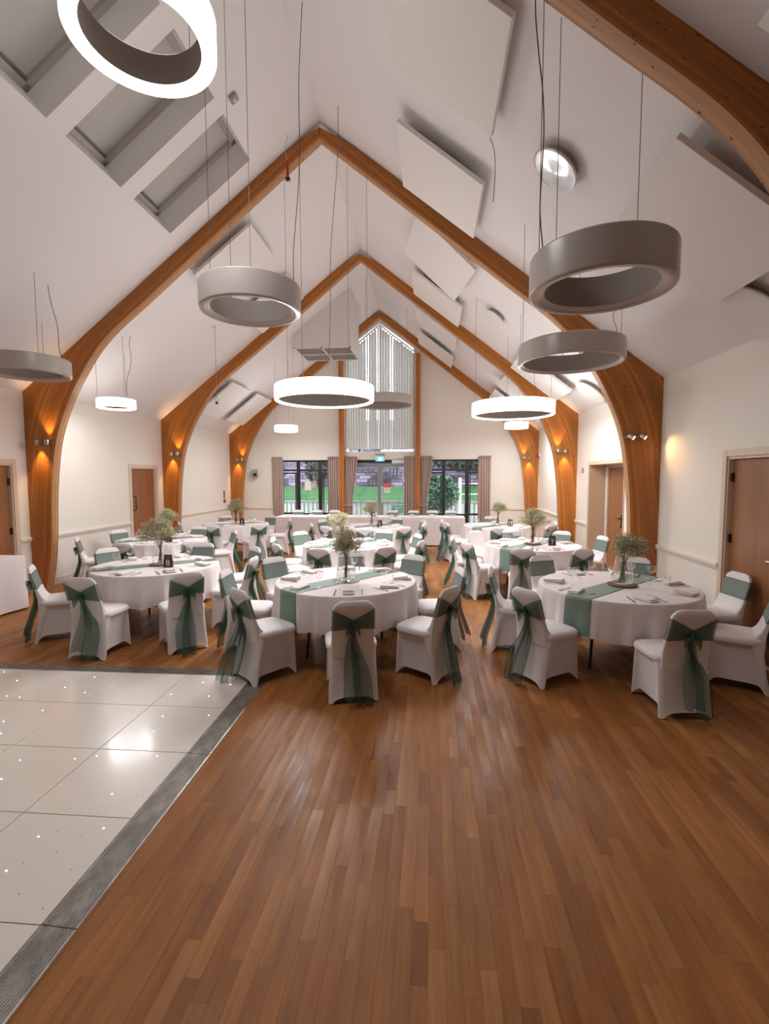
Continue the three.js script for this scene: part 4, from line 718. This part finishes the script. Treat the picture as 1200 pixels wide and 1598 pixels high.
TABLES.forEach(([key, x, z, phrase, number, seats], ti) => {
  const kf = ti * 1.7 + 0.4;
  const t = thing('round_table', 'round folding table under the white cloth of ' + phrase, 'table', [x, 0, z], 0, 'round banquet tables');
  part(t, 'table_top', lathe([[0, TY - 0.032], [TR - 0.014, TY - 0.032], [TR - 0.008, TY - 0.028], [TR - 0.008, TY - 0.006], [TR - 0.014, TY - 0.003], [0, TY - 0.003]], 64), M.tableTop);
  for (const a of [0.8, 2.37, 3.94, 5.51]) part(t, 'leg', tube([[0.42 * cos(a), TY - 0.03, 0.42 * sin(a)], [0.44 * cos(a), 0.4, 0.44 * sin(a)], [0.48 * cos(a), 0.006, 0.48 * sin(a)]], 0.014, 8, 8), M.tableLeg);
  part(t, 'stretcher', merge([tube([[0.44 * cos(0.8), 0.3, 0.44 * sin(0.8)], [0, 0.3, 0.3], [0.44 * cos(2.37), 0.3, 0.44 * sin(2.37)]], 0.01, 10, 6), tube([[0.44 * cos(3.94), 0.3, 0.44 * sin(3.94)], [0, 0.3, -0.3], [0.44 * cos(5.51), 0.3, 0.44 * sin(5.51)]], 0.01, 10, 6)]), M.tableLeg);
  const cl = single('tablecloth', 'round white cloth falling in folds over ' + phrase, 'tablecloth', clothGeo(kf), M.cloth, 'white round tablecloths'); cl.position.set(x, 0, z);
  const dir = [-0.89, -0.78, -0.67, -0.85, -0.85, -0.75, -0.8, -0.85, -0.7][ti], [rg, rh] = runnerGeo(kf, dir);
  const ru = thing('table_runner', 'sage green sheer runner laid across ' + phrase, 'table runner', [x, 0, z], 0, 'sage green table runners'); part(ru, 'fabric', rg, M.runner); rh.forEach((g) => part(ru, 'hem', g, M.runnerHem));
  // centrepiece
  const [bk, br, vx, vz, base] = mode[key], vy = TY + 0.004;
  if (base === 'mirror') { const m = thing('mirror_plate', 'round mirror plate under the vase on ' + phrase, 'mirror plate', [vx, vy, vz], 0, 'mirror plates under vases'); part(m, 'mirror_glass', lathe([[0, 0], [0.14, 0], [0.142, 0.003], [0.14, 0.006], [0, 0.006]], 48), M.mirror); }
  else { const m = thing('wood_slice', 'round wood slice under the vase on ' + phrase, 'wood slice', [vx, vy, vz], 0, 'wood slices under vases'); part(m, 'slice', lathe([[0, 0], [0.125, 0], [0.13, 0.003], [0.127, 0.01], [0, 0.01]], 36), M.slice); part(m, 'bark_rim', lathe([[0.1275, 0.001], [0.136, 0.002], [0.135, 0.011], [0.1275, 0.0105]], 36), M.bark); }
  const v = thing('glass_vase', 'clear glass vase of flowers standing on ' + phrase, 'vase', [vx, vy + (base === 'mirror' ? 0.0065 : 0.0115), vz], 0, 'glass vases'); part(v, 'vase_glass', vaseGeo, M.tableGlass); part(v, 'water', waterGeo, M.water);
  const f = thing('flower_bunch', 'cream gypsophila bunch in the vase on ' + phrase, 'flowers', [vx, vy + 0.012, vz], br, 'gypsophila bunches'); part(f, 'stems', BUNCH[bk][0], M.stem); const b = part(f, 'blossoms', BUNCH[bk][1], M.blossom); b.userData.kind = 'stuff'; part(f, 'buds', BUNCH[bk][2], M.bud).userData.kind = 'stuff'; f.children[0].userData.kind = 'stuff';
  if (number !== null) {
    const [cx, cz, cr] = cards[key], c = thing('number_card', number ? `dark brown table card with a white ${number} on ${phrase}` : 'dark brown table card beside the flowers on ' + phrase, 'table card', [cx, TY + 0.005, cz], cr, 'dark table number cards');
    const sh = new THREE.Shape([[-0.055, 0], [0.055, 0], [0.045, 0.145], [-0.045, 0.145]].map((q) => new THREE.Vector2(...q)));
    part(c, 'block', new THREE.ExtrudeGeometry(sh, { depth: 0.022, bevelEnabled: true, bevelSize: 0.002, bevelThickness: 0.002, bevelSegments: 1 }), M.card);
    if (number) { const g = new TextGeometry(number, { font, size: 0.07, depth: 0.0015, curveSegments: 5 }); g.computeBoundingBox(); g.translate(-(g.boundingBox.max.x + g.boundingBox.min.x) / 2, 0.018, 0.0242); part(c, 'numeral', g, M.cardText); }
    const wd = new TextGeometry('Table', { font, size: 0.017, depth: 0.001, curveSegments: 4 }); wd.computeBoundingBox(); wd.translate(-wd.boundingBox.max.x / 2, 0.11, 0.0242); part(c, 'word', wd, std('#8a7a74', 0.6));
  }
  // chairs and place settings
  seats.forEach(([az, d, place], i) => {
    const A = az * PI / 180, dx = sin(A), dz = cos(A), jit = rr(-0.06, 0.06), r0 = Math.max(d, 1.235) - 0.285, bare = key === 'e' && place === 'far left';
    chair(bare ? 'white covered chair without any sash, ' + place + ' of ' + phrase : `white covered chair with green sash at the ${place} of ${phrase}`, x + dx * r0, z + dz * r0, A + PI + jit, ti * 3 + i, bare, 'white covered chairs around the round tables');
    const rot = A + rr(-0.2, 0.2), at = (r, q) => [x + dx * r + cos(A) * q, TY + 0.0045, z + dz * r - sin(A) * q];
    const n = single('napkin', `folded white napkin at the ${place} place of ${phrase}`, 'napkin', napkinGeo[(ti + i) % 3], M.napkin, 'folded napkins'); n.position.set(...at(0.585, 0.0)); n.rotation.y = rot + [0, 0.5, -0.4][(i + ti) % 3];
    const g = thing('wine_glass', `stemmed glass at the ${place} place of ${phrase}`, 'wine glass', at(0.43, 0.09 * (i % 2 ? 1 : -1) + 0.02), 0, 'stemmed glasses'); part(g, 'bowl', glassGeo.bowl, M.tableGlass); part(g, 'stem', glassGeo.stem, M.tableGlass);
    if (ti < 6) {
      const k1 = single('fork', `steel fork at the ${place} place of ${phrase}`, 'fork', forkGeo, M.cutlery, 'table forks'); k1.position.set(...at(0.575, 0.13)); k1.rotation.y = A + rr(-0.12, 0.12);
      const k2 = single('knife', `steel knife at the ${place} place of ${phrase}`, 'knife', knifeGeo, M.cutlery, 'table knives'); k2.position.set(...at(0.575, -0.125)); k2.rotation.y = A + rr(-0.12, 0.12);
      k1.position.y = k2.position.y = TY + 0.0048;
    }
  });
});

// ---------------------------------------------------------------- head table and side table
function longCloth(w, d, h, k) {                                         // draped box cloth with soft folds at the hem, open below
  const per = 2 * (w + d), N = 120, pt = (s) => { s = ((s % per) + per) % per; if (s < w) return [-w / 2 + s, d / 2, 0, 1]; s -= w; if (s < d) return [w / 2, d / 2 - s, 1, 0]; s -= d; if (s < w) return [w / 2 - s, -d / 2, 0, -1]; s -= w; return [-w / 2, -d / 2 + s, -1, 0]; };
  const L = []; for (const q of [0.02, 0.5, 0.97]) L.push(Array.from({ length: N }, (_, i) => { const [a, b] = pt(i / N * per); return [a * q, h, b * q]; }));
  for (let j = 0; j <= 8; j++) { const t = j / 8; L.push(Array.from({ length: N }, (_, i) => { const s = i / N * per, [a, b, nx, nz] = pt(s), o = 0.004 + t * 0.03 * (0.5 + 0.5 * sin(s * 9 + k + sin(s * 3))); return [a + nx * o, h - 0.004 - t * (h - 0.03), b + nz * o]; })); }
  return loft(L);
}
{
  const xs = [-4.22, -2.72, -0.98, 0.9], names = ['left', 'middle', 'right'];
  for (let i = 0; i < 3; i++) {
    const w = xs[i + 1] - xs[i] - 0.012, cx = (xs[i] + xs[i + 1]) / 2;
    const t = thing('trestle_table', `${names[i]} trestle table of the head table row`, 'table', [cx, 0, -12.9], 0, 'head table trestles');
    part(t, 'table_top', rbox(-w / 2 + 0.01, w / 2 - 0.01, 0.7, 0.73, -0.36, 0.36, 0.006), M.tableTop);
    for (const sx of [-1, 1]) for (const sz of [-1, 1]) part(t, 'leg', new THREE.CylinderGeometry(0.014, 0.014, 0.7, 8).translate(sx * (w / 2 - 0.15), 0.35, sz * 0.28), M.tableLeg);
    single('long_tablecloth', `white floor length cloth on the ${names[i]} part of the head table`, 'tablecloth', longCloth(w - 0.07, 0.74, 0.745, i * 2), M.cloth, 'head table cloths').position.set(cx, 0, -12.9);
  }
  [[-3.92, 'first'], [-3.33, 'second'], [-2.82, 'third'], [-1.11, 'fourth'], [-0.52, 'fifth'], [0.01, 'sixth'], [0.54, 'seventh']].forEach(([x, w], i) => {
    chair(`white covered chair behind the head table, ${w} from the left curtain`, x, -13.56, 0, i, false, 'chairs behind the head table');
    const g = thing('wine_glass', `stemmed glass on the head table before its ${w} chair`, 'wine glass', [x + 0.16, 0.752, -13.02], 0, 'head table glasses'); part(g, 'bowl', glassGeo.bowl, M.tableGlass); part(g, 'stem', glassGeo.stem, M.tableGlass);
    const n = single('napkin', `folded white napkin on the head table before its ${w} chair`, 'napkin', napkinGeo[i % 3], M.napkin, 'head table napkins'); n.position.set(x, 0.752, -13.0); n.rotation.y = rr(-0.3, 0.3);
  });
  const c = thing('number_card', 'dark table card standing on the head table', 'table card', [-1.55, 0.752, -12.75]); const sh = new THREE.Shape([[-0.055, 0], [0.055, 0], [0.045, 0.145], [-0.045, 0.145]].map((q) => new THREE.Vector2(...q))); part(c, 'block', new THREE.ExtrudeGeometry(sh, { depth: 0.022, bevelEnabled: false }), M.card); part(c, 'printed_line', box(-0.02, 0.02, 0.03, 0.08, 0.022, 0.023), M.cardText);
  const t = thing('trestle_table', 'trestle table with white cloth at the left edge', 'table', [-5.93, 0, -5.2]);
  part(t, 'table_top', rbox(-0.33, 0.33, 0.7, 0.73, -0.86, 0.86, 0.006), M.tableTop); for (const sx of [-1, 1]) for (const sz of [-1, 1]) part(t, 'leg', new THREE.CylinderGeometry(0.014, 0.014, 0.7, 8).translate(sx * 0.25, 0.35, sz * 0.7), M.tableLeg);
  single('long_tablecloth', 'white floor length cloth on the table at the left edge', 'tablecloth', longCloth(0.68, 1.74, 0.745, 5), M.cloth).position.set(-5.93, 0, -5.2);
}

// ---------------------------------------------------------------- outside
{
  const g = struct('ground', 'pale paved terrace outside the windows', box(-30, 30, -0.3, -0.05, -60, ZEND - 0.31), M.paving); g.userData.category = 'paving';
  single('grass_bank', 'bright green grassy bank beyond the white fence', 'bank', grid(40, 12, (u, v) => [lerp(-16, 14, u), lerp(0.1, 1.36, smooth(v * 1.05)) + 0.1 * sin(u * 30) * sin(v * 5) * (1 - v), lerp(-17.9, -22.17, v)]), M.grass);
  single('stone_wall', 'tall coursed stone wall above the grassy bank', 'stone wall', box(-18, 16, 0.5, 4.4, -22.8, -22.2).translate(0, 0, 0), (() => { const m = M.stone; m.map = rep(stoneTex, 7, 1.0); return m; })());
  const f = thing('picket_fence', 'white vertical board fence at the foot of the bank', 'fence', [0, 0, -17.6]);
  const bs = []; for (let x = -9; x < 7; x += 0.165) bs.push(rbox(x, x + 0.11, 0.02, 0.84 + rr(-0.01, 0.01), -0.01, 0.012, 0.004, 1)); part(f, 'boards', merge(bs), M.fence).userData.kind = 'stuff';
  part(f, 'top_rail', rbox(-9, 7, 0.85, 0.92, -0.05, 0.05, 0.006), M.fenceRail); part(f, 'lower_rail', rbox(-9, 7, 0.2, 0.28, -0.06, -0.012, 0.006), M.fenceRail);
  const wp = thing('white_post', 'white metal post with two arms outside the right window', 'post', [0.98, 0, -16.9]); part(wp, 'upright', rbox(-0.05, 0.05, -0.05, 1.76, -0.04, 0.04, 0.006), M.white); part(wp, 'arm', rbox(0.05, 1.2, 1.55, 1.58, -0.02, 0.02, 0.004), M.white); part(wp, 'arm', rbox(0.05, 1.2, 1.18, 1.21, -0.02, 0.02, 0.004), M.white);
  const leaves = (n, cx, cy, cz, rx, ry, rz, size) => { const L = []; for (let i = 0; i < n; i++) { const th = rnd() * 2 * PI, ph = Math.acos(rr(-1, 1)), r = Math.cbrt(rr(0.3, 1)), gl = new THREE.PlaneGeometry(size * rr(0.6, 1.3), size * rr(1, 2)); gl.rotateX(rr(-1.3, 1.3)); gl.rotateY(rnd() * 6.3); gl.translate(cx + rx * r * sin(ph) * cos(th), cy + ry * r * cos(ph), cz + rz * r * sin(ph) * sin(th)); L.push(gl); } return merge(L); };
  const sh = thing('garden_shrub', 'leafy blue green shrub outside the right window', 'shrub', [0, 0, 0]); part(sh, 'foliage', leaves(1500, 0.2, 1.25, -16.6, 0.75, 0.65, 0.5, 0.07), M.leaf).userData.kind = 'stuff'; part(sh, 'stem', tube([[0.2, -0.05, -16.6], [0.22, 0.6, -16.6], [0.15, 1.3, -16.6]], 0.03, 8, 6), M.bark);
  const iv = thing('garden_tree', 'dark bare tree trunk with ivy before the stone wall', 'tree', [0, 0, 0]); part(iv, 'trunk', tube([[-5.3, 0.9, -21.5], [-5.25, 1.9, -21.6], [-5.0, 2.6, -21.7], [-4.6, 3.2, -21.8]], 0.16, 14, 8), M.bark); part(iv, 'foliage', leaves(500, -5.2, 2.2, -21.6, 0.55, 0.8, 0.3, 0.09), M.leafDark).userData.kind = 'stuff';
  const ft = thing('garden_tree', 'shaggy dark foliage above the right window view', 'tree', [0, 0, 0]); part(ft, 'foliage', leaves(900, 1.2, 2.6, -21.3, 1.3, 0.55, 0.5, 0.09), M.leafDark).userData.kind = 'stuff'; part(ft, 'trunk', tube([[2.4, 1.2, -21.6], [2.2, 2.0, -21.5], [1.6, 2.6, -21.4]], 0.09, 10, 7), M.bark);
  const st = thing('stepped_railing', 'black stepped railing climbing the stone wall', 'railing', [0, 0, -22.05]); for (let i = 0; i < 9; i++) part(st, 'baluster', box(-2.9 + i * 0.16, -2.83 + i * 0.16, 1.3 + i * 0.055, 1.66 + i * 0.075, -0.03, 0.0), M.blackPlastic); part(st, 'handrail', tube([[-2.95, 1.64, -0.015], [-2.2, 1.98, -0.015], [-1.5, 2.3, -0.015]], 0.02, 8, 6), M.blackPlastic);
  const bn = thing('garden_bench', 'green slatted bench by the fence outside the glazed door', 'bench', [-0.95, -0.05, -17.2]); for (let i = 0; i < 3; i++) part(bn, 'back_slat', rbox(-0.5, 0.5, 0.55 + i * 0.1, 0.62 + i * 0.1, -0.22, -0.19, 0.006), std('#3f6b55', 0.7)); part(bn, 'seat', rbox(-0.5, 0.5, 0.42, 0.46, -0.2, 0.2, 0.006), std('#3f6b55', 0.7)); for (const s of [-0.45, 0.45]) part(bn, 'leg', rbox(s - 0.03, s + 0.03, 0, 0.85, -0.22, -0.18, 0.005), std('#3f6b55', 0.7)); for (const s of [-0.45, 0.45]) part(bn, 'leg', rbox(s - 0.03, s + 0.03, 0, 0.42, 0.14, 0.18, 0.005), std('#3f6b55', 0.7));
}

scene.traverse((o) => { if (o.isMesh) { o.castShadow = true; o.receiveShadow = true; } });
renderer.render(scene, camera);
